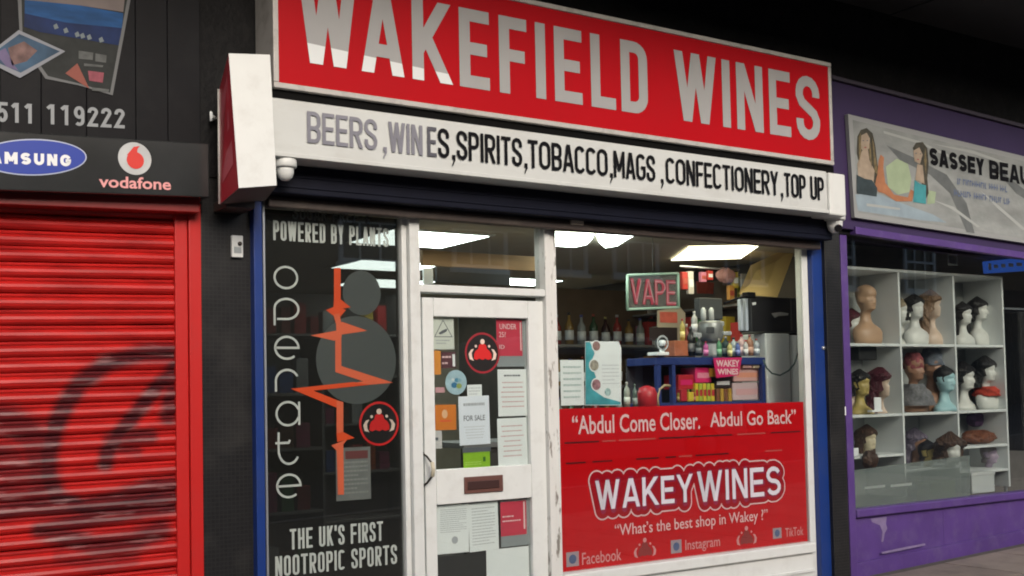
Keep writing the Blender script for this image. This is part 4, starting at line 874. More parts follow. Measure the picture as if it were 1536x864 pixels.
mk('base_rail', [(px1_, -.045, gz(px1_) - .05), (10.4, -.045, gz(10.4) - .05), (10.4, -.021, gz(10.4) - .05), (px1_, -.021, gz(px1_) - .05), (px1_, -.045, gz(px1_) + .09), (10.4, -.045, gz(10.4) + .09), (10.4, -.021, gz(10.4) + .09), (px1_, -.021, gz(px1_) + .09)], BF, PURPLE, bs, bevel=.004)
FL = mat('bare patch', (.20, .15, .29), .7, var=.2, vscale=20)
pplate('flaked_patch', [(1306, 778), (1330, 775), (1329, 786), (1331, 793), (1327, 800), (1325, 812), (1322, 813), (1324, 798), (1320, 788), (1308, 783)], -.0215, 0, FL, bs)
pplate('flaked_patch', [(1322, 828), (1360, 820), (1388, 815), (1388, 818), (1350, 826), (1324, 831)], -.0455, 0, FL, bs)
pbox('keyplate', 1264.5, 610, 1269, 623, -.056, .005, PAPER, bs, .001)
GLASS2 = glass_mat('display window glass', tint=(.93, .95, .94), refl=2.2, base=.02)
box('window_pane', px1_ - .01, 10.4, .0, .006, SILZ + .02, 2.66, GLASS2, bs, 0)
# poster sign
ys = -.135
q = [(1272, 171), (1524.5, 230.5), (1524.5, 362.5), (1282, 326)]
ps = thing('poster_sign', 'pale poster sign with two women and SASSEY lettering on purple fascia', 'shop sign', (7.2, ys, 2.7))
def ext(u0, v0, u1, v1, u): return v0 + (v1 - v0) * (u - u0) / (u1 - u0)
U2 = 1640
Q2 = [(1272, 171), (U2, ext(1272, 171, 1524, 230.5, U2) + 1.5), (U2, ext(1282, 326, 1524, 362.5, U2)), (1282, 326)]
PMAT = mat('poster ground', (.27, .285, .28), .4, spec=.25, bump=1., bscale=4, var=.3, vscale=3.2, stretch=(1, 1, 2.2), dirt=.4, dscale=5, dcol=(.16, .19, .18))
pplate('board', Q2, ys, .03, mat('poster rim', (.30, .31, .31), .4), ps)
pplate('picture', [(1279, 180), (U2, ext(1272, 171, 1524, 230.5, U2) + 9), (U2, ext(1282, 326, 1524, 362.5, U2) - 6), (1288, 319)], ys - .001, 0, PMAT, ps)
SK = mat('print skin', (.34, .27, .20), .5, var=.25, vscale=20); SK2 = mat('print orange skin', (.36, .15, .07), .5, var=.3, vscale=15); HR = mat('print dark hair', (.05, .045, .03), .5, var=.6, vscale=25)
DRS = mat('print dark dress', (.03, .045, .05), .5, var=.5, vscale=18); TEAL = mat('print teal', (.05, .26, .29), .5, var=.2, vscale=18); MINT = mat('print pale green', (.32, .40, .26), .5, var=.2, vscale=8)
def pp(nm, px, i, m): return pplate(nm, px, ys - .001 - .0008 * i, 0, m, ps)
pp('picture_wash', [(1283, 292), (1310, 288), (1345, 302), (1400, 322), (1420, 334), (1380, 330), (1287, 316)], 1, mat('print pale blue', (.26, .33, .38), .5, var=.2, vscale=9))
pp('crease_shade', [(1330, 218), (1370, 236), (1420, 262), (1450, 305), (1462, 350), (1450, 348), (1425, 290), (1395, 262), (1350, 240)], 1, mat('crease shade grey', (.12, .13, .13), .5, var=.3, vscale=10))  # shade in the fabric creases, put in as flat dark shapes
pp('crease_shade', [(1480, 240), (1524, 275), (1600, 330), (1600, 338), (1524, 290)], 1, mat('crease shade grey', (.12, .13, .13), .5))
pp('hair', [(1286, 205), (1291, 195), (1300, 192), (1309, 200), (1313, 218), (1316, 245), (1322, 272), (1316, 283), (1305, 262), (1298, 240), (1290, 250), (1285, 230)], 2, HR)
pp('face', [(1292, 203), (1300, 199), (1305, 208), (1304, 222), (1297, 230), (1291, 222)], 3, SK)
pp('neck', [(1293, 226), (1302, 224), (1304, 240), (1312, 256), (1310, 278), (1288, 268), (1286, 246)], 2.6, SK)
pp('dress', [(1285, 262), (1297, 268), (1308, 270), (1316, 282), (1315, 295), (1285, 290)], 3.4, DRS)
pp('arm', [(1312, 280), (1316, 262), (1318, 240), (1321, 232), (1326, 236), (1325, 252), (1328, 274), (1341, 292), (1362, 296), (1366, 284), (1371, 287), (1368, 302), (1344, 302), (1326, 290), (1318, 288)], 3, SK2)
pp('pale_dress', [(1329, 250), (1345, 238), (1362, 246), (1367, 268), (1364, 288), (1347, 292), (1332, 280)], 2.2, MINT)
pp('hair', [(1369, 222), (1374, 214), (1384, 213), (1391, 222), (1393, 245), (1391, 268), (1393, 290), (1386, 304), (1382, 270), (1378, 240)], 3, HR)
pp('face', [(1370, 226), (1379, 221), (1384, 232), (1380, 246), (1372, 242)], 3.6, SK)
pp('teal_dress', [(1372, 270), (1381, 276), (1389, 278), (1389, 306), (1370, 303)], 4, TEAL); pp('shoulder', [(1376, 246), (1384, 248), (1387, 276), (1373, 270)], 3.7, SK)
pp('leaf_wash', [(1392, 285), (1404, 288), (1402, 305), (1391, 306)], 2.4, MINT)
def skew_text(nm, s_, px, i, m, par, Y, tw, gap=.17, bold=True):
    (ua, va), (ub, vb), (uc, vc) = px   # bottom left, bottom right, top left
    x0, z0 = X(ua, va, Y), Z(ua, va, Y); x1, z1b = X(ub, vb, Y), Z(ub, vb, Y); h = Z(uc, vc, Y) - z0
    return strokes(nm, s_, x0, x1, z0, z0 + h, Y - .001 - .0008 * i, m, par, tw, gap, shear=(z1b - z0) / (x1 - x0))
skew_text('lettering', 'SASSEY', [(1394, 247), (1476, 264), (1394, 221)], 5, INKBLACK, ps, ys, .034, .12)
skew_text('lettering', 'BEAUTY', [(1484, 268), (1572, 284), (1484, 240)], 5, INKBLACK, ps, ys, .034, .12)
BL = mat('print slate blue', (.11, .15, .26), .5, var=.2, vscale=30)
rnd = random.Random(4)
for row, (u0, u1, v0) in enumerate(((1436, 1512, 276), (1431, 1518, 293))):
    u = u0; k_ = 0
    while u < u1:
        w_ = rnd.choice((1.6, 2.4, 3.0)); vv = v0 + (u - u0) * .165
        if rnd.random() > .14:
            pp('small_print', [(u, vv - 9), (u + 1, vv - 9 + .2), (u + 1, vv), (u, vv)], 4, BL)
            h_ = rnd.choice((-8.5, -5, -1.5)); pp('small_print', [(u + .4, vv + h_), (u + w_, vv + h_ + w_ * .165), (u + w_, vv + h_ + 2 + w_ * .165), (u + .4, vv + h_ + 2)], 4.4, BL)
        u += w_ + 1
# faces and fold lines on the poster
for (u, v) in ((1295, 211), (1301, 211), (1374, 230), (1381, 231)): pp('eye', [(u - 1.6, v), (u, v - 1.2), (u + 1.6, v), (u, v + .8)], 4.6, INK2)
for (u, v) in ((1298, 221), (1377, 239)): pp('mouth', [(u - 2.2, v), (u, v - .8), (u + 2.2, v), (u, v + 1.3)], 4.6, mat('print lips', (.30, .06, .06), .5))
HL = mat('print hair highlight', (.17, .13, .06), .5, var=.5, vscale=40)
for px in ([(1288, 206), (1291, 199), (1292, 226), (1289, 244)], [(1308, 205), (1311, 216), (1317, 262), (1312, 258)], [(1388, 222), (1390, 240), (1389, 262), (1386, 240)], [(1304, 215), (1306, 214), (1308, 252), (1304, 236)]): pp('hair_highlight', px, 4.2, HL)
FD = mat('fold light pale', (.36, .38, .37), .5)  # light along the fabric folds, put in as flat pale shapes
for px in ([(1325, 196), (1380, 212), (1440, 240), (1438, 243), (1380, 216), (1326, 200)], [(1400, 300), (1430, 310), (1470, 340), (1466, 341), (1428, 314)], [(1470, 285), (1500, 310), (1540, 345), (1534, 345), (1498, 314)], [(1300, 305), (1350, 312), (1350, 315), (1300, 309)], [(1395, 215), (1460, 226), (1510, 244), (1508, 247), (1458, 230)]): pp('fold', px, 1.6, FD)
# interior of the beauty shop
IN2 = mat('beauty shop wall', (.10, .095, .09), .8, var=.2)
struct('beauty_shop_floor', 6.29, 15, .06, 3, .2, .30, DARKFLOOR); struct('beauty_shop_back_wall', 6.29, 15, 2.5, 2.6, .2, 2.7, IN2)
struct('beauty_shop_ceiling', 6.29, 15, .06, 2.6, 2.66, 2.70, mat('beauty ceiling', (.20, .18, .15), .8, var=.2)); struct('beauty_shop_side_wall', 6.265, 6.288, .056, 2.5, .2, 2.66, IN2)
# display cubes
su = thing('cube_shelving', 'pale cube shelving full of mannequin heads behind the purple framed window', 'shelving', (7.3, .14, .7))
YS, YE = .22, .58
vx = [X(1262, 450, YS), X(1348, 450, YS), X(1430, 450, YS), X(1503, 450, YS)]
rows = [Z(1300, 401, YS), Z(1300, 515, YS), Z(1300, 622, YS), Z(1310, 683, YS)]
box('top', vx[0], vx[3] + .02, YS, YE, rows[0] - .02, rows[0], GREYSHELF, su, .002)
box('back', vx[0], vx[3] + .02, YE, YE + .012, SILZ + .03, rows[0], mat('shelf back grey', (.40, .42, .42), .6, var=.1), su, 0)
for x in vx: box('divider', x, x + .02, YS, YE - .001, SILZ + .03, rows[0] - .021, GREYSHELF, su, .002)
for r_ in (1, 2):
    for c in range(3): box('shelf', vx[c] + .021, vx[c + 1] - .001, YS + .003, YE - .001, rows[r_] - .02, rows[r_], GREYSHELF, su, .002)
box('shelf', vx[0] + .021, vx[1] - .001, YS + .003, YE - .001, rows[3] - .02, rows[3], GREYSHELF, su, .002)
zc3 = Z(1470, 668, YS); box('shelf', vx[2] + .021, vx[3] - .001, YS + .003, YE - .001, zc3 - .02, zc3, GREYSHELF, su, .002)
zb3 = Z(1390, 702, YS); box('shelf', vx[1] + .021, vx[2] - .001, YS + .003, YE - .001, zb3 - .02, zb3, GREYSHELF, su, .002)
zb4 = Z(1480, 705, YS); box('shelf', vx[2] + .021, vx[3] - .001, YS + .003, YE - .001, zb4 - .02, zb4, GREYSHELF, su, .002)

# mannequin heads: (height, front, back, half width), chin at 0
HP = [(-.30, .088, -.075, .16), (-.26, .092, -.085, .18), (-.20, .09, -.095, .19), (-.165, .078, -.095, .175), (-.14, .058, -.09, .135), (-.115, .036, -.078, .085), (-.09, .024, -.068, .058), (-.055, .018, -.062, .049), (-.025, .022, -.058, .047),
      (-.008, .05, -.056, .048), (0, .074, -.056, .050), (.010, .083, -.058, .052), (.022, .080, -.062, .056), (.032, .079, -.068, .059), (.040, .087, -.072, .061), (.048, .081, -.078, .063), (.055, .088, -.082, .065), (.063, .082, -.086, .067), (.072, .084, -.090, .069), (.085, .085, -.094, .071),
      (.098, .082, -.097, .073), (.110, .077, -.099, .075), (.122, .083, -.101, .076), (.135, .088, -.103, .077), (.155, .086, -.104, .0765), (.175, .078, -.100, .073), (.195, .060, -.088, .064), (.210, .038, -.066, .048), (.220, .012, -.038, .026), (.2235, -.008, -.02, .008)]
HP = [(z, f, b, (w if z > -.1 else w * .80)) for z, f, b, w in HP]
def head_mesh(base_level, hscale=1.):
    prof = [p for p in HP if p[0] >= base_level - 1e-6]; N = 32; V = []; Fc = []
    for z, f, b, wd in prof:
        yc = (f + b) / 2; ry = (f - b) / 2
        for k in range(N):
            a = 2 * math.pi * k / N; ca, sa = math.cos(a), math.sin(a); e = .9 if z > 0 else 1.
            x = wd * math.copysign(abs(sa) ** e, sa); y = yc + ry * math.copysign(abs(ca) ** e, ca)
            if ca > .5:   # face side
                d = abs(x)
                if .052 < z < .12: y += .030 * math.exp(-(d / .011) ** 2) * (1 - (z - .058) / .066) ** .7 * (1 if z > .056 else .5) if z < .123 else 0
                if .088 < z < .122: y -= .011 * math.exp(-((d - .030) / .013) ** 2)
                if .03 < z < .06: y += .004 * math.exp(-(d / .02) ** 2)
            if abs(sa) > .93 and .06 < z < .125 and abs(ca) < .36: x += math.copysign(.014, sa)   # ear
            V.append((x, -y, z))
    L = len(prof)
    for i in range(L - 1):
        for k in range(N): Fc.append((i * N + k, (i + 1) * N + k, (i + 1) * N + (k + 1) % N, i * N + (k + 1) % N))
    Fc += [tuple(range(N)), tuple(range((L - 1) * N, L * N))[::-1]]
    return V, Fc
def hair_mesh(length, vol, curl, seed, up=0., fringe=.135):
    """a wig: closed shell round crown and back, ending at -length below the chin; the face stays open"""
    rnd = random.Random(seed); N = 40; zs = [.2235 + .012 + vol * .6] + [.215 - (i + 1) * (.215 + length) / 16 for i in range(16)]
    out = []; ph = [rnd.uniform(0, 6.3) for _ in range(6)]
    def hp(z):
        for i in range(len(HP) - 1):
            if HP[i][0] <= z <= HP[i + 1][0]:
                t_ = (z - HP[i][0]) / (HP[i + 1][0] - HP[i][0]); return [HP[i][j] + t_ * (HP[i + 1][j] - HP[i][j]) for j in (1, 2, 3)]
        return list(HP[-1][1:]) if z > 0 else list(HP[0][1:])
    V = []; Fc = []
    for i, z in enumerate(zs):
        zz = max(z, -.02) if z < .05 else z
        f, b, wd = hp(min(zz, .2235)); hang = 0 if z > .05 else min(1, (.05 - z) / .15)
        f0, b0, w0 = hp(.06); 
        if z < .05: b = b0 - .02 * hang; wd = w0 + .015 * hang; f = .03
        for side in (0, 1):
            for k in range(N + 1):
                kf = min(1, max(0, (z - (fringe - .015)) / .05)); lim = math.radians(116 + 64 * kf * kf * (3 - 2 * kf)) if z > .05 else math.radians(112)
                s_ = -1 + 2 * k / N; a = s_ * lim + math.pi      # angle measured from the back
                g = vol * (1 - .25 * (i == 0)) * (1 + .3 * math.sin(3 * a + ph[0] + z * 9)) + curl * (math.sin(11 * a + ph[1] + z * 70) * .5 + math.sin(17 * a - z * 110 + ph[2]) * .35 + rnd.uniform(-.4, .4))
                frt = max(0., (abs(s_) - .45) / .55) if z > .05 else 0.; g *= 1 - .72 * frt
                if side: g = .002
                yc = (f + b) / 2; ry = (f - b) / 2 + g; rx = wd + g
                if i == 0: rx *= .25; ry *= .25
                V.append((rx * math.sin(a), -(yc + ry * math.cos(a)), z + (up * (z - .12) * 1.2 if z > .12 and not side else 0) + rnd.uniform(-1, 1) * curl * .4 - (.012 if side and i == 0 else 0)))
    R_ = N + 1
    for i in range(len(zs) - 1):
        for k in range(N):
            a0 = (i * 2) * R_ + k; b0 = ((i + 1) * 2) * R_ + k; Fc.append((a0, a0 + 1, b0 + 1, b0))
            a1 = (i * 2 + 1) * R_ + k; b1 = ((i + 1) * 2 + 1) * R_ + k; Fc.append((a1, b1, b1 + 1, a1 + 1))
        for k in (0, N):
            a0 = (i * 2) * R_ + k; b0 = ((i + 1) * 2) * R_ + k; a1 = a0 + R_; b1 = b0 + R_; Fc.append((a0, b0, b1, a1))
    i = len(zs) - 1
    for k in range(N): a0 = (i * 2) * R_ + k; Fc.append((a0, a0 + 1, a0 + 1 + R_, a0 + R_))
    for k in range(N): a0 = k; Fc.append((a0, a0 + R_, a0 + 1 + R_, a0 + 1))
    return V, Fc
SKN = dict(tan=mat('tan mannequin', (.42, .27, .17), .45), white=mat('white mannequin', (.62, .63, .60), .4), olive=mat('ochre mannequin', (.40, .31, .10), .45), brown=mat('brown mannequin', (.30, .16, .10), .45),
           blue=mat('pale blue mannequin', (.36, .58, .62), .45), pale=mat('pale mannequin', (.58, .45, .36), .45), cream=mat('cream mannequin', (.58, .50, .34), .45), lilac=mat('lilac mannequin', (.34, .27, .36), .45))
BLK_H = hair_mat('black hair', (.010, .009, .010)); BRN_H = hair_mat('brown hair', (.055, .025, .012)); DBL_H = hair_mat('dark blond hair', (.20, .12, .07)); BUR_H = hair_mat('burgundy hair', (.07, .008, .018))
GRY_H = hair_mat('grey hair', (.17, .15, .15)); AUB_H = hair_mat('auburn hair', (.15, .045, .015)); PUR_H = hair_mat('grey purple hair', (.11, .09, .13)); BLD_H = hair_mat('ash blond hair', (.26, .21, .14))
MX = {}
def head(u, vtop, vbase, skin, label, hair=None, level=-.30, yaw=0., Y=.38, zs=None, extra=None, length=.1, vol=.015, curl=.002, up=0., seed=1, hairm=None):
    x = X(u, vbase, Y); zbase = zs if zs is not None else Z(u, vbase, Y); full = .2235 - level + (vol if hair else 0); sc = (Z(u, vtop, Y) - zbase) / full
    sc = min(max(sc, .7), 1.25)
    t = thing('mannequin_head', label, 'mannequin head', (x, Y, zbase), 'mannequin heads in the beauty shop window'); t.rotation_euler = (0, 0, yaw)
    if ('h', level) not in MX:
        V, Fc = head_mesh(level); me = bpy.data.meshes.new('head'); me.from_pydata([(a * 1., b, c - level) for a, b, c in V], [], Fc); me.update(); [setattr(p, 'use_smooth', True) for p in me.polygons]; MX[('h', level)] = me
    me = MX[('h', level)].copy(); me.materials.append(SKN[skin]); o = bpy.data.objects.new('head_and_bust' if level < -.15 else 'head_and_neck', me); COL.objects.link(o); o.parent = t
    o.scale = (sc, sc, sc)
    if hair:
        V, Fc = hair_mesh(length, vol, curl, seed, up); me = bpy.data.meshes.new('wig'); me.from_pydata([(a, b, c - level) for a, b, c in V], [], Fc); me.update(); [setattr(p, 'use_smooth', curl < .006) for p in me.polygons]
        me.materials.append(hair); h = bpy.data.objects.new('wig', me); COL.objects.link(h); h.parent = t; h.scale = (sc, sc, sc)
    if extra: extra(t, sc, level)
    return t
def add_local(t, nm, V, Fc, m, smooth=True):
    me = bpy.data.meshes.new(nm); me.from_pydata(V, [], Fc); me.update(); me.materials.append(m); [setattr(p, 'use_smooth', smooth) for p in me.polygons]; o = bpy.data.objects.new(nm, me); COL.objects.link(o); o.parent = t; return o
def wrap(nm, col, z0, z1, r0, r1, amp=.006):
    def f(t, sc, level):
        N = 28; V = []; Fc = []; M_ = 7
        for i in range(M_ + 1):
            z = z0 + (z1 - z0) * i / M_; r = r0 + (r1 - r0) * i / M_ + .012 * math.sin(math.pi * i / M_)
            for k in range(N): a = 2 * math.pi * k / N; g = amp * math.sin(5 * a + i * 1.3) + amp * .6 * math.sin(9 * a - i * 2); V.append((sc * (r + g) * math.sin(a), sc * (.01 - (r + g) * 1.15 * math.cos(a)), sc * (z - level)))
        for i in range(M_):
            for k in range(N): Fc.append((i * N + k, i * N + (k + 1) % N, (i + 1) * N + (k + 1) % N, (i + 1) * N + k))
        Fc.append(tuple(range(M_ * N, (M_ + 1) * N))); add_local(t, nm, V, Fc, mat(nm + str(col), col, .8, var=.5, vscale=45, bump=.6, bscale=90))
    return f
z1_, z2_, z3_ = rows[1], rows[2], rows[3]
head(1302, 427, 512, 'tan', 'bald tan mannequin bust, alone in the top left cube', zs=z1_, yaw=-.1)
head(1375, 440, 512, 'white', 'white mannequin bust with short black hair in the top middle cube', BLK_H, zs=z1_, length=.03, vol=.036, curl=.007, seed=2, yaw=-.2)
head(1403, 432, 512, 'pale', 'pale bust wearing a long dark blond wig in the top middle cube', DBL_H, level=-.26, zs=z1_, length=.26, vol=.045, curl=.010, seed=3, Y=0.41, yaw=.2)
head(1352, 446, 512, 'white', 'small pale haired head half hidden by the left divider, top middle cube', BLD_H, level=-.20, zs=z1_, length=.0, vol=.012, Y=0.48, seed=4)
head(1447, 452, 512, 'white', 'white bust with long black hair at the left of the top right cube', BLK_H, level=-.26, zs=z1_, length=.22, vol=.038, curl=.006, seed=5)
head(1470, 444, 512, 'white', 'taller white bust with short black hair in the top right cube', BLK_H, level=-.30, zs=z1_, length=.02, vol=.04, curl=.007, seed=6, Y=0.41, yaw=.15)
head(1293, 553, 619, 'olive', 'ochre mannequin head with short black hair in the middle left cube', BLK_H, level=-.20, zs=z2_, length=.02, vol=.035, curl=.008, seed=7, yaw=-.1)
head(1328, 545, 613, 'pale', 'head wearing a full burgundy bob wig in the middle left cube', BUR_H, level=-.14, zs=z2_, length=.15, vol=.055, curl=.007, seed=8, Y=0.40)
head(1374, 533, 619, 'brown', 'brown bust in a dusky red headwrap and grey scarf in the centre cube', None, level=-.30, zs=z2_, extra=lambda t, s, l: (wrap('headwrap', (.22, .05, .06), .10, .25, .082, .05)(t, s, l), wrap('scarf', (.16, .16, .17), -.24, -.04, .17, .07, .012)(t, s, l)))
head(1402, 530, 619, 'brown', 'brown bust in a grey patterned turban in the centre cube', None, level=-.30, zs=z2_, Y=0.41, extra=lambda t, s, l: wrap('turban', (.13, .15, .19), .115, .27, .09, .055, .01)(t, s, l))
head(1420, 548, 619, 'blue', 'light blue mannequin head with dark cap in the centre cube', BLK_H, level=-.20, zs=z2_, length=-.08, vol=.015, seed=10, Y=0.29)
head(1482, 532, 612, 'white', 'white bust with black hair and red neck scarf in the middle right cube', BLK_H, level=-.30, zs=z2_, length=.07, vol=.05, curl=.009, seed=11, Y=0.35, extra=lambda t, s, l: wrap('neck_scarf', (.42, .04, .02), -.16, -.06, .12, .075, .01)(t, s, l))
head(1449, 540, 614, 'white', 'head under a very long dark wig, left of the red scarf bust', BLK_H, level=-.20, zs=z2_, length=.19, vol=.05, curl=.006, seed=12, Y=0.46)
head(1303, 638, 681, 'cream', 'cream head with long brown hair on the bottom left shelf', BRN_H, level=-.055, zs=z3_, length=.05, vol=.045, curl=.007, seed=13, yaw=-.1)
head(1341, 634, 680, 'pale', 'pale head with ash blond hair turned to the street on the bottom left shelf', BLD_H, level=-.055, zs=z3_, length=.05, vol=.038, curl=.008, seed=14, yaw=-1.0)
head(1376, 640, 698, 'brown', 'head with a rounded grey purple wig in the lower middle cube', PUR_H, level=-.09, zs=zb3, length=.06, vol=.045, curl=.010, seed=15, Y=0.44)
head(1394, 662, 700, 'olive', 'small ochre head with black hair in the lower middle cube', BLK_H, level=-.055, zs=zb3, length=-.02, vol=.015, curl=.004, seed=16, Y=0.30)
head(1428, 645, 702, 'white', 'white head under a huge curly dark brown wig in the lower middle cube', BRN_H, level=-.055, zs=zb3, length=.0, vol=.075, curl=.022, seed=17, Y=.115, yaw=-.3)
head(1486, 672, 704, 'lilac', 'small lilac head with grey hair on the lowest right shelf', GRY_H, level=-.055, zs=zb4, length=.0, vol=.012, seed=18, Y=0.38)
def more_heads():
    head(1281, 462, 512, 'white', 'small white head with burgundy hair at the left edge of the top left cube', BUR_H, level=-.12, zs=z1_, length=.12, vol=.035, curl=.006, seed=31, Y=0.48)
    head(1276, 575, 619, 'pale', 'pale head with black hair at the far left edge of the middle left cube', BLK_H, level=-.055, zs=z2_, length=.05, vol=.03, curl=.006, seed=32, Y=0.48)
    head(1432, 470, 512, 'cream', 'cream head with grey hair behind the left divider of the top right cube', GRY_H, level=-.12, zs=z1_, length=.05, vol=.03, seed=33, Y=0.52)
    head(1412, 655, 700, 'tan', 'tan head with auburn hair between the ochre head and the curly wig', AUB_H, level=-.055, zs=zb3, length=.05, vol=.04, curl=.010, seed=34, Y=0.50)
more_heads()
def lump(nm, u0, v0, u1, v1, Y, d, m, label, cat, seed=1):
    x0, x1, z0, z1 = rect(u0, v0, u1, v1, Y); rnd = random.Random(seed); V = []; Fc = []; N, M_ = 26, 9
    for i in range(M_ + 1):
        p = math.pi * i / M_
        for k in range(N):
            a = 2 * math.pi * k / N; g = 1 + .10 * math.sin(5 * a + 3 * p) + rnd.uniform(-.07, .07)
            V.append(((x0 + x1) / 2 + (x1 - x0) / 2 * math.sin(p) * math.cos(a) * g, Y + d * math.sin(p) * math.sin(a) * g, (z0 + z1) / 2 + (z1 - z0) / 2 * math.cos(p) * (g if 0 < i < M_ else 1)))
    for i in range(M_):
        for k in range(N): Fc.append((i * N + k, i * N + (k + 1) % N, (i + 1) * N + (k + 1) % N, (i + 1) * N + k))
    return tag(mk(nm, V, Fc, m), label, cat)
lump('folded_wig', 1446, 645, 1488, 667, .38, .10, AUB_H, 'auburn wig lying folded on the upper shelf of the lower right cube', 'wig', 1)
lump('folded_wig', 1452, 618, 1478, 640, .48, .06, mat('purple fibre', (.12, .06, .15), .7, var=.4, vscale=30), 'purple hairpiece behind the auburn wig in the lower right cube', 'wig', 2)
lump('hanging_wig', 1296, 676, 1314, 703, .17, .05, BRN_H, 'brown wig end hanging below the bottom left shelf', 'wig', 3)
hb_ = thing('hat_block', 'black block with flat top hanging at the top of the middle left cube', 'block', (X(1302, 540, .3), .3, Z(1302, 540, .3))); pbox('body', 1289, 519, 1316, 540, .3, .12, mat('black block', (.01, .01, .01), .6), hb_, .01)
cdn = thing('display_card', 'small white card standing between the ochre head and burgundy wig', 'card', (X(1318, 618, .2), .2, z2_)); pbox('card', 1312, 596, 1322, 618, .2, .006, PAPER, cdn, .001); pbox('foot', 1308, 615, 1324, 618, .19, .04, PAPER, cdn, .001)
cdn = thing('display_card', 'small white card at the left end of the bottom left shelf', 'card', (X(1283, 682, .18), .18, z3_)); pbox('card', 1278, 672, 1288, 684, .18, .006, PAPER, cdn, .001)
# frosted panel, boxes at the bottom of the window
fp = thing('frosted_panel', 'frosted translucent panel with faint white lettering low in the display window', 'window film', (6.9, .02, .73))
pplate('film', [(1277, 706), (1368, 694), (1455, 683), (1455, 749), (1281, 766)], .02, .001, film_mat('frosted film', (.24, .28, .27), .50, .6), fp)
FP2 = mat('faint lettering', (.36, .39, .38), .6)
pplate('faint_word', [(1297, 730), (1328, 727), (1328, 731), (1297, 734)], .018, 0, FP2, fp); pplate('faint_word', [(1336, 727), (1368, 724), (1368, 728), (1336, 731)], .018, 0, FP2, fp)
b_x = thing('storage_box', 'greenish carton behind the frosted panel at the bottom of the display window', 'box', (X(1412, 745, .1), .1, .73)); pbox('carton', 1395, 722, 1434, 750, .03, .12, mat('green carton', (.22, .27, .10), .6), b_x, .004)
b_x = thing('storage_box', 'white square box at the bottom right of the display window', 'box', (X(1473, 738, .1), .1, .73)); pbox('carton', 1458, 709, 1492, 739, .05, .10, mat('white carton', (.5, .53, .52), .6), b_x, .004); pbox('lid_edge', 1457, 708, 1493, 713, .045, .11, mat('white lid', (.55, .57, .56), .6), b_x, .003)
# hanging tag and lit sign high in the window
ht = thing('hanging_tag', 'small square outline tag hanging above the cube shelving', 'tag', (X(1430, 398, .1), .1, Z(1430, 398, .1))); a = rect(1422, 381, 1436, 398, .1)
boxes('tag_frame', [(a[0], a[1], .1, .104, a[2], a[2] + .012), (a[0], a[1], .1, .104, a[3] - .012, a[3]), (a[0], a[0] + .012, .1, .104, a[2] + .0125, a[3] - .0125), (a[1] - .012, a[1], .1, .104, a[2] + .0125, a[3] - .0125)], mat('tag grey', (.25, .26, .25), .5), ht)
tube('string', [at(1429, 381, .1), at(1430, 372, .1), at(1431, 356, .1)], .002, INK2, ht, 5)
ls = thing('lit_sign', 'blue lit sign with pale dashes at the far right of the display window', 'sign', (X(1505, 410, .55), .55, Z(1505, 410, .55)))
pplate('face', [(1478, 392), (1560, 384), (1560, 405), (1480, 410)], .55, .03, mat('blue lit face', (.02, .06, .25), .4, emit=.5, ecol=(.03, .09, .4)), ls)
for a in ((1483, 395, 1487, 405), (1491, 397, 1497, 402), (1502, 396, 1508, 401), (1513, 395, 1520, 400), (1525, 394, 1533, 399)): pbox('dash', *a, .547, .002, PAPER, ls, 0)
# dark stock beyond the cubes
dkx = thing('dark_rack', 'dark clothes rack standing right of the cube shelving', 'rack', (X(1520, 600, .4), .4, .3)); rr = X(1512, 600, .4)
box('rail', rr, rr + 1.6, .45, .47, 2.2, 2.22, SILVER, dkx); box('upright', rr, rr + .02, .45, .47, .3, 2.2, SILVER, dkx)
for i in range(10): box('garment', rr + .06 + i * .13, rr + .13 + i * .13, .30, .62, 1.0 + (i % 3) * .1, 2.18, [BLK_H, mat('grey cloth', (.06, .06, .07), .9, var=.3), mat('brown cloth', (.06, .03, .02), .9, var=.3)][i % 3], dkx, .02)

# ================================================================== GOODS IN THE WINE SHOP WINDOW
YG = .30; YF = .37
BLS = mat('blue steel shelving', (.02, .04, .17), .4)
bl = thing('blue_shelving', 'low blue metal shelving behind the red vinyl in the main window', 'shelving', (5.6, YG, .17))
bx0, bx1, _, _ = rect(985, 560, 1149, 570, YG); zt = Z(1060, 536, YG)
box('top_shelf', bx0, bx1, YG, YG + .3, zt - .05, zt, BLS, bl, .004); z2 = Z(1060, 603, YG); box('middle_shelf', bx0, bx1, YG + .002, YG + .3, z2 - .03, z2, BLS, bl, .004)
for u in (986, 1008, 1143): xx = X(u, 570, YG); box('post', xx, xx + .03, YG - .004, YG + .03, .17, zt - .051, BLS, bl, .002)
box('back_sheet', bx0, bx1, YG + .302, YG + .31, .17, zt, mat('shelving back', (.05, .05, .06), .6), bl, 0)
def bottle(u, v0, v1, Y, r, col, label, capcol=None, neck=.35, cat='bottle', rough=.25, group='bottles and jars on the blue shelving'):
    x, z0, z1 = X(u, v1, Y), Z(u, v1, Y), Z(u, v0, Y); h = z1 - z0
    t = thing('bottle', label, cat, (x, Y, z0), group)
    lathe('body', x, Y, [(.001, z0), (r, z0 + .002), (r, z0 + h * (1 - neck)), (r * .8, z0 + h * (1 - neck * .75)), (r * .35, z0 + h * (1 - neck * .5)), (r * .32, z0 + h * .9)], mat('glass %s' % (col,), col, rough), t, 14)
    lathe('cap', x, Y, [(r * .40, z0 + h * .9), (r * .40, z1), (.001, z1)], mat('cap %s' % (capcol or (.02, .02, .02),), capcol or (.02, .02, .02), .4), t, 12)
    lathe('label_band', x, Y, [(r * 1.02, z0 + h * .15), (r * 1.02, z0 + h * .42)], mat('band %s' % (tuple(min(1, c * 1.6 + .15) for c in col),), tuple(min(1, c * 1.6 + .15) for c in col), .5), t, 14)
    return t
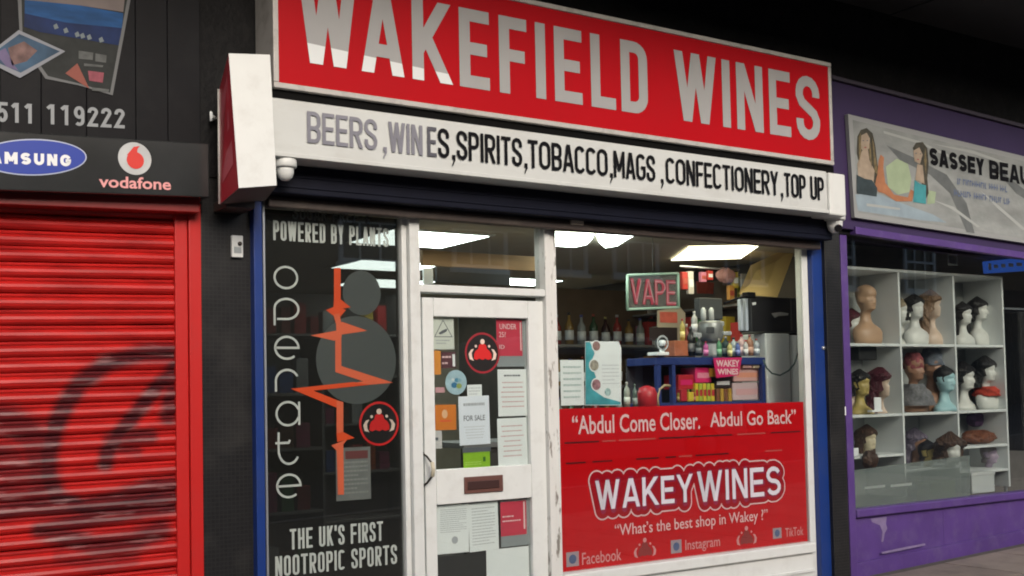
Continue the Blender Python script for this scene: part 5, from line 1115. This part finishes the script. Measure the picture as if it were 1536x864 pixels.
def gbox(u0, v0, u1, v1, Y, d, m, nm, label, cat='box', strip=None, group=None):
    x0, x1, z0, z1 = rect(u0, v0, u1, v1, Y); t = thing(nm, label, cat, ((x0 + x1) / 2, Y, z0), group)
    box('body', x0, x1, Y, Y + d, z0, z1, m, t, .004)
    if strip: box('front_print', x0 + (x1 - x0) * .12, x1 - (x1 - x0) * .12, Y - .0015, Y - .0003, z0 + (z1 - z0) * .3, z0 + (z1 - z0) * .65, strip, t, 0)
    return t
PNK = mat('magenta pack', (.65, .02, .14), .4); YLW = mat('yellow pack', (.62, .50, .04), .4); RDP = mat('red pack', (.45, .02, .03), .4); PNL = mat('pale pink pack', (.62, .36, .34), .5); DKP = mat('dark pack', (.03, .02, .02), .4)
gbox(1043, 551, 1067, 574, YG + .05, .15, PNK, 'carton', 'bright magenta carton on the blue shelving under the pink price card', 'carton', mat('pink print2', (.75, .25, .35), .5))
gbox(1018, 562, 1041, 584, YG + .06, .15, RDP, 'carton', 'dark red carton left of the magenta carton on the blue shelving', 'carton', PNK)
gbox(1072, 566, 1097, 582, YG + .05, .15, DKP, 'carton', 'black carton with white label between the magenta and pale cartons', 'carton', PAPER)
gbox(1100, 552, 1141, 572, YG + .05, .18, PNL, 'carton', 'pale pink carton, upper one at the right of the blue shelving', 'carton', mat('orange print', (.7, .3, .2), .5))
gbox(1099, 574, 1142, 600, YG + .05, .18, mat('grey pink pack', (.55, .42, .44), .5), 'carton', 'grey pink carton, lower one at the right of the blue shelving', 'carton', PINKINK)
for i in range(5): gbox(1043 + i * 6, 575, 1048 + i * 6, 602, YG + .04, .04, YLW if i % 2 == 0 else mat('lime pack', (.40, .50, .05), .4), 'slim_packet', ['first', 'second', 'third', 'fourth', 'last'][i] + ' from the left of five slim yellow and lime packets under the magenta carton', 'packet', RDP)
for i in range(4): gbox(1075 + i * 6, 583, 1080 + i * 6, 602, YG + .04, .04, mat('amber pack', (.45, .28, .04), .4) if i % 2 else mat('brown pack', (.2, .08, .03), .4), 'slim_packet', ['first', 'second', 'third', 'last'][i] + ' from the left of four slim amber packets under the black carton', 'packet')
for i in range(4): bottle(1020 + i * 6.5, 584, 603, YG + .05, .018, (.30, .05, .03) if i % 2 else (.4, .3, .05), ['first', 'second', 'third', 'last'][i] + ' from the left of four little bottles under the dark red carton', (.3, .3, .05))
# pink price card reading WAKEY WINES
yc = YG - .03
pcd = thing('price_card', 'pink card reading WAKEY WINES fixed to the front of the blue shelving', 'card', (X(1092, 566, yc), yc, Z(1092, 566, yc)))
pplate('card', [(1070, 537), (1113, 536), (1108, 563), (1075, 567)], yc, .004, PNK, pcd)
a = rect(1074, 540, 1109, 550, yc); text('lettering', 'WAKEY', *a, yc - .002, PINKWHITE, pcd, .03); a = rect(1076, 553, 1107, 562, yc); text('lettering', 'WINES', *a, yc - .002, PINKWHITE, pcd, .03)
# on top of the shelving
zs_ = 534
mc = thing('drinks_machine', 'grey metal drinks machine with two white cylinders on top of the blue shelving', 'machine', (X(1067, 530, YG + .1), YG + .1, zt))
MG = mat('machine grey', (.26, .27, .27), .35, metal=.4, var=.2, vscale=12); MG2 = mat('machine dark', (.07, .075, .08), .35)
def g2(nm, u0, v0, u1, v1, Y, d, m, par=mc, bv=.006): return pbox(nm, u0, v0, u1, v1, Y, d, m, par, bv)
yq = YG + .16; cxm = X(1066, 500, yq); zq = lambda v: Z(1066, v, yq); rm = (X(1080, 500, yq) - X(1052, 500, yq)) / 2
lathe('body', cxm, yq, [(.001, zq(481)), (rm * .9, zq(482)), (rm, zq(487)), (rm, zq(505)), (rm * .82, zq(513)), (.001, zq(513))], MG, mc, 20)
lathe('base', cxm, yq, [(.001, zq(513)), (rm * .55, zq(513)), (rm * .6, zq(526)), (rm * .8, zq(531)), (rm * .8, zq(536)), (.001, zq(536))], mat('machine pale', (.40, .42, .43), .4), mc, 20)
g2('hood', 1050, 447, 1084, 479, YG + .22, .06, MG2); g2('dial', 1060, 490, 1072, 500, YG + .04, .01, MG2)
g2('spout', 1080, 482, 1087, 489, YG + .08, .05, mat('machine pale', (.4, .42, .43), .4)); g2('tap', 1086, 497, 1098, 503, YG + .06, .03, mat('machine pale', (.4, .42, .43), .4)); g2('tap', 1044, 499, 1053, 506, YG + .06, .03, mat('machine pale', (.4, .42, .43), .4))
for u in (1055, 1067): lathe('cylinder', X(u, 470, YG + .12), YG + .12, [(.018, Z(u, 481, YG + .12)), (.018, Z(u, 465, YG + .12)), (.010, Z(u, 462, YG + .12)), (.001, Z(u, 461, YG + .12))], mat('cylinder white', (.6, .63, .62), .4), mc, 12)
bottle(1042, 467, 500, YG + .22, .022, (.6, .6, .58), 'white topped bottle left of the drinks machine', (.7, .7, .68))
bottle(1037, 490, 534, YG + .12, .030, (.02, .02, .02), 'dark bottle left of the drinks machine on the blue shelving', (.1, .1, .1))
bottle(1049, 505, 534, YG + .06, .024, (.03, .04, .04), 'short dark bottle in front of the drinks machine', (.3, .3, .3))
bottle(1089, 505, 535, YG + .06, .026, (.03, .06, .06), 'dark green bottle right of the drinks machine', (.4, .4, .4))
bottle(1101, 506, 534, YG + .05, .026, (.34, .40, .42), 'pale grey bottle in the row right of the drinks machine', (.05, .05, .05))
bottle(1113, 502, 534, YG + .05, .028, (.55, .38, .38), 'pale pink bottle with red top in the row right of the drinks machine', (.35, .02, .05))
bottle(1125, 502, 534, YG + .05, .026, (.32, .16, .10), 'brown bottle with plum top in the row right of the drinks machine', (.2, .03, .06))
bottle(1135, 508, 534, YG + .05, .022, (.4, .45, .5), 'small pale blue bottle at the end of the row beside the fridge', (.3, .05, .05))
gbox(1012, 511, 1032, 534, YG + .1, .1, mat('orange pack', (.42, .13, .06), .45, var=.3, vscale=20), 'carton', 'dull orange carton on top of the blue shelving at its left end', 'carton')
fan = thing('desk_fan', 'small grey and white desk fan at the left end above the blue shelving', 'fan', (X(994, 533, YG), YG, Z(994, 533, YG)))
a = rect(985, 503, 1003, 526, YG); ring('guard', (a[0] + a[1]) / 2, (a[2] + a[3]) / 2, (a[1] - a[0]) * .38, (a[1] - a[0]) * .5, YG, mat('fan grey', (.5, .53, .54), .4), fan, 24)
lathe('hub', (a[0] + a[1]) / 2, YG, [(.001, YG - .02), (.018, YG - .015), (.02, YG + .03)], PAPER, fan, 12, 'y', (a[2] + a[3]) / 2); plate('backplate', disc_pts((a[0] + a[1]) / 2, (a[2] + a[3]) / 2, (a[1] - a[0]) * .37, 20), YG + .02, .01, mat('fan dark', (.07, .08, .08), .5), fan)
pbox('foot', 986, 528, 1004, 533, YG - .03, .1, PAPER, fan, .004); pbox('stem', 992, 524, 997, 528, YG, .02, PAPER, fan, .002)
# boards and posters behind
def poster(nm, px, Y, m, label, cat='poster', marks=()):
    pts = [(X(u, v, Y), Z(u, v, Y)) for u, v in px]; t = thing(nm, label, cat, (sum(p[0] for p in pts) / len(pts), Y, min(p[1] for p in pts))); plate('sheet', pts, Y, .006, m, t)
    for a_, mm in marks: pbox('print_block', *a_, Y - .002, .0012, mm, t, 0)
    return t
BEIGE = mat('beige board', (.36, .31, .24), .6, var=.15); RDW = mat('red print', (.50, .10, .07), .5, var=.3, vscale=25)
poster('display_board', [(986, 466), (1020, 460), (1028, 470), (1028, 512), (986, 512)], .95, BEIGE, 'beige board with red print behind the desk fan', 'board', [((990, 468, 1016, 484), RDW), ((974, 491, 1016, 511), DKP)])
poster('poster', [(1045, 422), (1071, 424), (1070, 441), (1046, 440)], 1.2, RDW, 'small red poster high behind the drinks machine')
poster('poster', [(1106, 415), (1118, 414), (1119, 445), (1107, 446)], .9, mat('yellow green', (.45, .48, .04), .5), 'narrow yellow green strip poster left of the tan panel')
poster('display_board', [(1082, 424), (1104, 420), (1104, 506), (1084, 506)], 1.3, BEIGE, 'tall beige panel behind the drinks machine', 'board', [((1086, 430, 1092, 470), mat('brown print', (.2, .1, .05), .5)), ((1086, 474, 1102, 500), mat('olive print', (.15, .15, .08), .5))])
lump('paper_fan', 1075, 402, 1103, 424, .8, .02, mat('dusty pink', (.42, .22, .22), .6, var=.4, vscale=30), 'dusty pink rosette hanging above the drinks machine', 'decoration', 5)
tag(mk('slanted_board', [tuple(at(u, v, Y)) for u, v, Y in ((1196, 365, .26), (1166, 446, .34), (1108, 441, .44), (1126, 398, .34))] + [tuple(at(u, v, Y + .02)) for u, v, Y in ((1196, 365, .26), (1166, 446, .34), (1108, 441, .44), (1126, 398, .34))], [(0, 1, 2, 3), (7, 6, 5, 4), (0, 4, 5, 1), (1, 5, 6, 2), (2, 6, 7, 3), (3, 7, 4, 0)], mat('tan panel', (.78, .56, .22), .6, var=.1, vscale=4)), 'large slanted tan panel under the yellowish light at the right', 'panel')
poles = [(1111, 447, 1115, 496), (1119, 447, 1123, 496)]
for i, a in enumerate(poles): gbox(*a, YG + .1, .03, mat('pale blue tube', (.50, .56, .66), .4), 'display_tube', ['left', 'right'][i] + ' one of two pale blue upright tubes beside the black cabinet', 'tube')
cb = thing('wall_cabinet', 'black cabinet above the white fridge in the main window', 'cabinet', (X(1160, 498, YG), YG, Z(1160, 498, YG)))
CBK = mat('cabinet black', (.018, .018, .02), .4); pbox('body', 1127, 446, 1203, 498, YF, .12, CBK, cb, .006); pbox('door_edge', 1186, 449, 1188, 496, YF - .004, .003, mat('edge grey', (.08, .08, .08), .4), cb, 0)
pplate('logo', [(1157, 470), (1170, 468), (1183, 470), (1182, 473), (1168, 474), (1162, 477)], YF - .003, 0, mat('logo grey', (.4, .4, .4), .5), cb); pplate('label_spot', [(1128, 454), (1134, 453), (1134, 457), (1129, 458)], YF - .003, 0, PAPER, cb)
cm = thing('webcam', 'small black camera with arm on the left corner of the black cabinet', 'camera', (X(1128, 446, YG), YG, Z(1128, 446, YG))); pbox('camera_body', 1122, 438, 1134, 447, YG, .06, INKBLACK, cm, .006); tube('arm', [at(1122, 444, YG), at(1105, 448, YG), at(1086, 455, YG)], .008, INKBLACK, cm)
fg = thing('fridge', 'tall white fridge at the right of the main window', 'fridge', (X(1165, 600, YG), YG, .17)); a = rect(1150, 500, 1186, 603, YF); box('door', a[0], a[1], YF, YF + .25, .17, a[3], mat('fridge white', (.78, .82, .83), .35), fg, .01); b = X(1203, 550, YF); box('side', a[1] + .01, b, YF + .02, YF + .2, .17, a[3] - .01, mat('fridge grey', (.6, .65, .66), .4), fg, .006); box('seal', a[1] + .0005, a[1] + .0095, YF + .01, YF + .2, .17, a[3], INK2, fg, 0)
cp = [(1145, 540), (1150, 552), (1158, 560), (1170, 563), (1183, 556), (1192, 545), (1197, 528), (1198, 500)]
tag(tube('cable', [at(u, v, YG - .04) for u, v in cp], .006, mat('cable grey', (.08, .12, .12), .5)), 'dark cable hanging in a curve in front of the white fridge', 'cable')
# neon style sign
ns = thing('neon_sign', 'green framed hanging sign with red VAPE lettering in the main window', 'sign', (X(979, 464, .10), .10, Z(979, 464, .10)))
pts = [(941, 413), (1017, 410), (1018, 461), (941, 464)]
pplate('panel', [(942, 414), (1016, 411), (1017, 460), (942, 463)], .104, .004, film_mat('sign acrylic', (.20, .19, .17), .5, .3), ns)
GN = mat('green tube', (.36, .52, .40), .35, emit=.05, ecol=(.4, .8, .55)); c4 = [at(u, v, .10) for u, v in pts]
for i in range(4): tube('frame_tube', [c4[i], c4[(i + 1) % 4]], .008, GN, ns, 8)
a = rect(946, 419, 1013, 457, .098); strokes('lettering', 'VAPE', a[0], a[1], a[2], a[3], .098, mat('red tube', (.42, .05, .08), .4, var=.35, vscale=40, emit=.03, ecol=(1, .1, .15)), ns, .022, .15)
strokes('lettering_glint', 'VAPE', a[0] + .006, a[1] + .006, a[2] + .012, a[3] - .01, .097, mat('tube glint', (.60, .36, .38), .4), ns, .006, .15)
tube('wire', [at(979, 411, .1), at(979, 352, .1)], .0015, INK2, ns, 5)
# papers in the main window
t = thing('leaflet', 'teal and white leaflet with round pictures standing behind the glass', 'leaflet', (X(905, 606, .06), .06, Z(905, 606, .06))); yl2 = .03
pplate('sheet', [(878, 512), (928, 512), (932, 522), (932, 608), (878, 608)], yl2, .002, PAPER, t)
pplate('teal_band', [(878.5, 513), (885, 513), (892, 530), (886, 545), (894, 565), (890, 585), (906, 596), (931, 603), (931, 607), (878.5, 607)], yl2 - .002, 0, mat('teal print', (.07, .36, .42), .5, var=.4, vscale=12), t)
for i, (u, v, r_, c) in enumerate(((894, 519, 7, (.25, .14, .13)), (891, 548, 8, (.3, .27, .22)), (894, 577, 8, (.30, .15, .17)), (911, 588, 6, (.3, .42, .46)))):
    x, z = X(u, v, yl2), Z(u, v, yl2); plate('picture_rim', disc_pts(x, z, r_ / 240 + .006, 20), yl2 - .003, 0, PAPER, t); plate('round_picture', disc_pts(x, z, r_ / 250, 20), yl2 - .004, 0, mat('round pic %d' % i, c, .5, var=.9, vscale=45), t)
a = rect(903, 545, 928, 578, yl2); print_lines(t, *a, 6, yl2 - .002, mat('faint print', (.5, .52, .58), .7), 31, fill=.25)
t = thing('leaflet', 'plain white notice with grey lines left of the teal leaflet', 'leaflet', (X(858, 606, .03), .03, Z(858, 606, .03))); pbox('sheet', 841, 540, 876, 608, .03, .002, PAPER, t, 0)
a = rect(845, 546, 872, 600, .028); print_lines(t, *a, 6, .028, mat('faint green print', (.48, .58, .57), .7), 33, fill=.3)
# low goods between leaflet and shelving
tin = thing('tin', 'round lidded red tin beside the teal leaflet in the main window', 'tin', (X(971, 606, .3), .3, Z(971, 608, .3)))
x_, z_ = X(971, 606, .3), Z(971, 615, .3); lathe('body', x_, .3, [(.001, z_), (.062, z_), (.064, Z(971, 590, .3)), (.05, Z(971, 582, .3)), (.02, Z(971, 579, .3)), (.001, Z(971, 578, .3))], RDP, tin, 24)
tb = tube('handle', [at(988, 612, .3), at(986, 598, .3), at(989, 584, .3), at(997, 578, .3), at(1005, 579, .3)], .009, mat('pale gold', (.42, .34, .20), .35), tin)
bottle(941, 573, 612, .3, .020, (.30, .33, .28), 'clear bottle just right of the teal leaflet, nearer the leaflet', (.5, .5, .45), group=None); bottle(953, 576, 612, .3, .016, (.10, .14, .12), 'thin dark green bottle between the clear bottle and red tin', (.1, .15, .12), group=None)
gc = thing('counter', 'long dark shop counter behind the window goods', 'counter', (4.6, 1.2, .17)); box('front', 3.95, 5.0, 1.3, 1.34, .17, 1.2, mat('counter front', (.06, .055, .05), .5, var=.2), gc); box('worktop', 3.93, 5.02, 1.28, 1.8, 1.202, 1.24, mat('worktop', (.18, .18, .18), .35), gc)
gs = thing('wall_shelving', 'tall shelving of bottles behind the blue shelving', 'shelving', (5.5, 1.5, .17))
for z in (1.3, 1.62, 1.94): box('shelf', 5.05, 6.18, 1.75, 2.0, z - .02, z, mat('shelf board', (.25, .24, .23), .5), gs, .002)
box('back_panel', 5.05, 6.18, 2.0, 2.02, .17, 2.4, mat('shelf back brown', (.16, .11, .07), .6, var=.2), gs, 0)
rnd = random.Random(9)
bcols = [((.05, .10, .05), 'green', (.3, .05, .03)), ((.30, .18, .05), 'amber', (.05, .05, .05)), ((.05, .02, .02), 'dark', (.35, .3, .1)), ((.35, .37, .36), 'clear', (.1, .1, .3)), ((.35, .05, .04), 'red', (.5, .5, .5))]
for z in (1.3, 1.62, 1.94):
    for i in range(9):
        c, nm_, cc = bcols[(i * 2 + int(z * 10)) % 5]; x = 5.14 + i * .12; h = .24 + rnd.uniform(-.03, .02)
        t = thing('bottle', '%s glass bottle, %s from the left on the %s shelf of the tall shelving' % (nm_, ORD[i], {1.3: 'lowest', 1.62: 'middle', 1.94: 'top'}[z]), 'bottle', (x, 1.86, z), 'bottles on the tall shelving')
        lathe('body', x, 1.86, [(.001, z), (.034, z + .002), (.034, z + h * .6), (.012, z + h * .78), (.011, z + h * .92)], mat('bt %s' % nm_, c, .2), t, 12); lathe('cap', x, 1.86, [(.013, z + h * .92), (.013, z + h), (.001, z + h)], mat('bc %s' % nm_, cc, .4), t, 10); lathe('label_band', x, 1.86, [(.035, z + h * .15), (.035, z + h * .45)], PAPER, t, 12)

# ================================================================== ACROSS THE STREET (mirrored faintly in the panes)
op = thing('terrace_across_street', 'dark brick terrace with white sash windows across the street', 'building', (14, -16, 0))
OB = mat('dark brick', (.06, .042, .036), .85, var=.3, vscale=5); SASH = mat('sash white', (.84, .86, .85), .5); PG = mat('dark pane', (.02, .022, .025), .08)
box('wall', -20, 60, -22, -16, -.3, 6.6, OB, op, 0); box('ground_floor', -20, 60, -15.98, -15.9, -.3, 2.9, mat('shop fronts grey', (.035, .035, .037), .6, var=.4, vscale=.6), op, 0); box('roof', -20, 60, -22.5, -15.7, 6.6, 6.8, mat('slate', (.05, .05, .055), .7), op, 0)
for xw in (-8, -4.5, -1, 2.6, 6.2, 9.8, 12.5, 14.75, 16.95, 20.6, 24.2, 27.8):
    w_ = 1.42; z0, z1 = 4.38, 6.1
    f = boxes('window', [(xw, xw + w_, -15.98, -15.9, z0, z0 + .08), (xw, xw + w_, -15.98, -15.9, z1 - .08, z1), (xw, xw + .08, -15.98, -15.9, z0 + .081, z1 - .081), (xw + w_ - .08, xw + w_, -15.98, -15.9, z0 + .081, z1 - .081), (xw + .081, xw + w_ - .081, -15.96, -15.91, (z0 + z1) / 2 - .03, (z0 + z1) / 2 + .03)] + [(xw + w_ * k / 3 - .02, xw + w_ * k / 3 + .02, -15.95, -15.92, z0 + .081, z1 - .081) for k in (1, 2)], SASH, op)
    box('pane', xw + .08, xw + w_ - .08, -15.99, -15.97, z0 + .08, z1 - .08, PG, f, 0)
    box('sill', xw - .06, xw + w_ + .06, -15.97, -15.85, z0 - .1, z0 - .002, SASH, f, 0)
# parked van across the street
vn = thing('parked_van', 'grey panel van parked across the street', 'van', (12, -10.5, .1)); VG = mat('van grey', (.22, .24, .25), .3, coat=.4)
def prism(nm, prof, y0, y1, m, par, bv=.05):
    n = len(prof); V = [(x, y0, z) for x, z in prof] + [(x, y1, z) for x, z in prof]
    return mk(nm, V, [tuple(range(n))[::-1], tuple(range(n, 2 * n))] + [(i, (i + 1) % n, (i + 1) % n + n, i + n) for i in range(n)], m, par, bevel=bv)
prism('body', [(9.4, .75), (9.4, 1.9), (9.6, 2.35), (10.0, 2.5), (12.6, 2.5), (13.3, 2.3), (14.0, 1.65), (14.7, 1.45), (14.85, .75)], -11.4, -9.5, VG, vn)
prism('side_window', [(12.4, 1.65), (12.4, 2.2), (13.1, 2.15), (13.7, 1.65)], -9.5, -9.47, PG, vn, 0); prism('rear_window', [(10.0, 1.65), (10.0, 2.2), (12.2, 2.2), (12.2, 1.65)], -9.5, -9.47, PG, vn, 0)
for xw in (10.3, 13.8):
    wh = lathe('wheel', xw, -9.5, [(.001, -9.72), (.33, -9.72), (.34, -9.5), (.001, -9.49)], mat('tyre', (.02, .02, .02), .8), vn, 20, 'y', .62); lathe('rim', xw, -9.5, [(.2, -9.495), (.2, -9.47), (.001, -9.465)], mat('dark rim', (.08, .08, .08), .5), wh, 16, 'y', .62)

# stocked shelving along the right inner wall of the wine shop, seen obliquely between the machine and the cabinet
sd_ = thing('wall_shelving', 'crowded shelving along the right inner wall behind the drinks machine', 'shelving', (6.1, 1.6, .17))
box('back_panel', 6.215, 6.23, .75, 3.2, .6, 2.42, mat('shelf back brown', (.16, .11, .07), .6, var=.2), sd_, 0)
for z in (1.02, 1.32, 1.62, 1.92, 2.2): box('shelf', 6.02, 6.214, .75, 3.2, z - .015, z, mat('shelf board', (.25, .24, .23), .5), sd_, .002)
for yy in (.73, 3.2): box('upright', 6.02, 6.23, yy, yy + .02, .6, 2.42, mat('shelf upright', (.2, .2, .2), .5), sd_, .002)
rnd = random.Random(21)
BR = [(.55, .05, .04), (.6, .45, .05), (.1, .35, .12), (.65, .6, .55), (.6, .2, .3), (.1, .2, .45), (.6, .3, .08), (.35, .3, .28)]; BN = ['red', 'yellow', 'green', 'white', 'pink', 'blue', 'orange', 'grey']
bbm = [box('packet', -.05, .05, -.045, .045, 0, .17, mat('bright packet %d' % i, c, .45), None, .004) for i, c in enumerate(BR)]
for b in bbm:
    COL.objects.unlink(b)
for zi, z in enumerate((1.32, 1.62, 1.92)):
    for q in range(18):
        ci = rnd.randrange(8); o = bbm[ci].copy(); COL.objects.link(o); o.location = (6.09 + rnd.uniform(-.01, .01), .84 + q * .128, z + .001); o.scale = (1, rnd.uniform(.6, 1.2), rnd.uniform(.8, 1.45))
        o['label'] = '%s packet, %s from the window on the %s shelf of the right wall shelving' % (BN[ci], ORD[q], ['lower', 'middle', 'upper'][zi]); o['category'] = 'packet'; o['group'] = 'packets on the right wall shelving'

rl = thing('ceiling_rail', 'thin metal rail hung under the ceiling carrying packets above the drinks machine', 'rail', (5.4, .78, 2.2))
rz = Z(1060, 402, .8); tube('bar', [(X(1020, 402, .8), .8, rz), (X(1108, 402, .8), .8, rz)], .008, SILVER, rl)
rnd = random.Random(3)
for q, (u, v, hh) in enumerate([(1024, 408, 26), (1033, 407, 34), (1052, 408, 15), (1062, 406, 14), (1094, 428, 22), (1100, 408, 24)]):
    ci = [0, 3, 4, 0, 6, 1][q]; gbox(u, v, u + 8, v + hh, .8, .03, mat('bright packet %d' % ci, BR[ci], .45), 'hanging_packet', '%s packet hanging under the ceiling rail, %s from the left' % (BN[ci], ORD[q]), 'packet', PAPER if q % 2 else RDW, 'packets hanging under the ceiling rail')

for i, (u, v0, v1, c, nm_) in enumerate([(1024, 478, 511, (.5, .4, .1), 'gold'), (1031, 486, 534, (.25, .05, .04), 'dark red'), (1059, 512, 534, (.5, .1, .3), 'pink'), (1079, 508, 535, (.1, .3, .15), 'green'), (1095, 512, 535, (.55, .5, .2), 'yellow'), (1107, 512, 534, (.1, .15, .4), 'blue'), (1119, 510, 534, (.5, .5, .5), 'white')]):
    bottle(u, v0, v1, YG + (.14 if i < 2 else .01), .017, c, 'slim %s bottle standing on top of the blue shelving' % nm_, (.5, .45, .4) if i % 2 else (.4, .05, .05))
for i, (u0, v0, u1, v1, m_, nm_) in enumerate([(1022, 584, 1031, 602, RDP, 'red'), (1033, 588, 1041, 602, YLW, 'yellow'), (1068, 552, 1074, 565, YLW, 'yellow'), (1101, 545, 1112, 552, mat('orange pack', (.42, .13, .06), .45), 'orange'), (1115, 543, 1128, 552, PNL, 'pale pink'), (1130, 545, 1141, 552, mat('cream pack', (.6, .5, .35), .5), 'cream')]):
    gbox(u0, v0, u1, v1, YG + .02, .06, m_, 'small_box', ['small red box at the foot of the dark red carton', 'small yellow box beside the slim yellow packets', 'tiny yellow box between magenta carton and pink price card', 'small orange box on the pale pink carton, leftmost of three', 'small pale box on the pale pink carton, middle of three', 'small cream box on the pale pink carton, rightmost of three'][i], 'box', None, 'small boxes on the blue shelving')
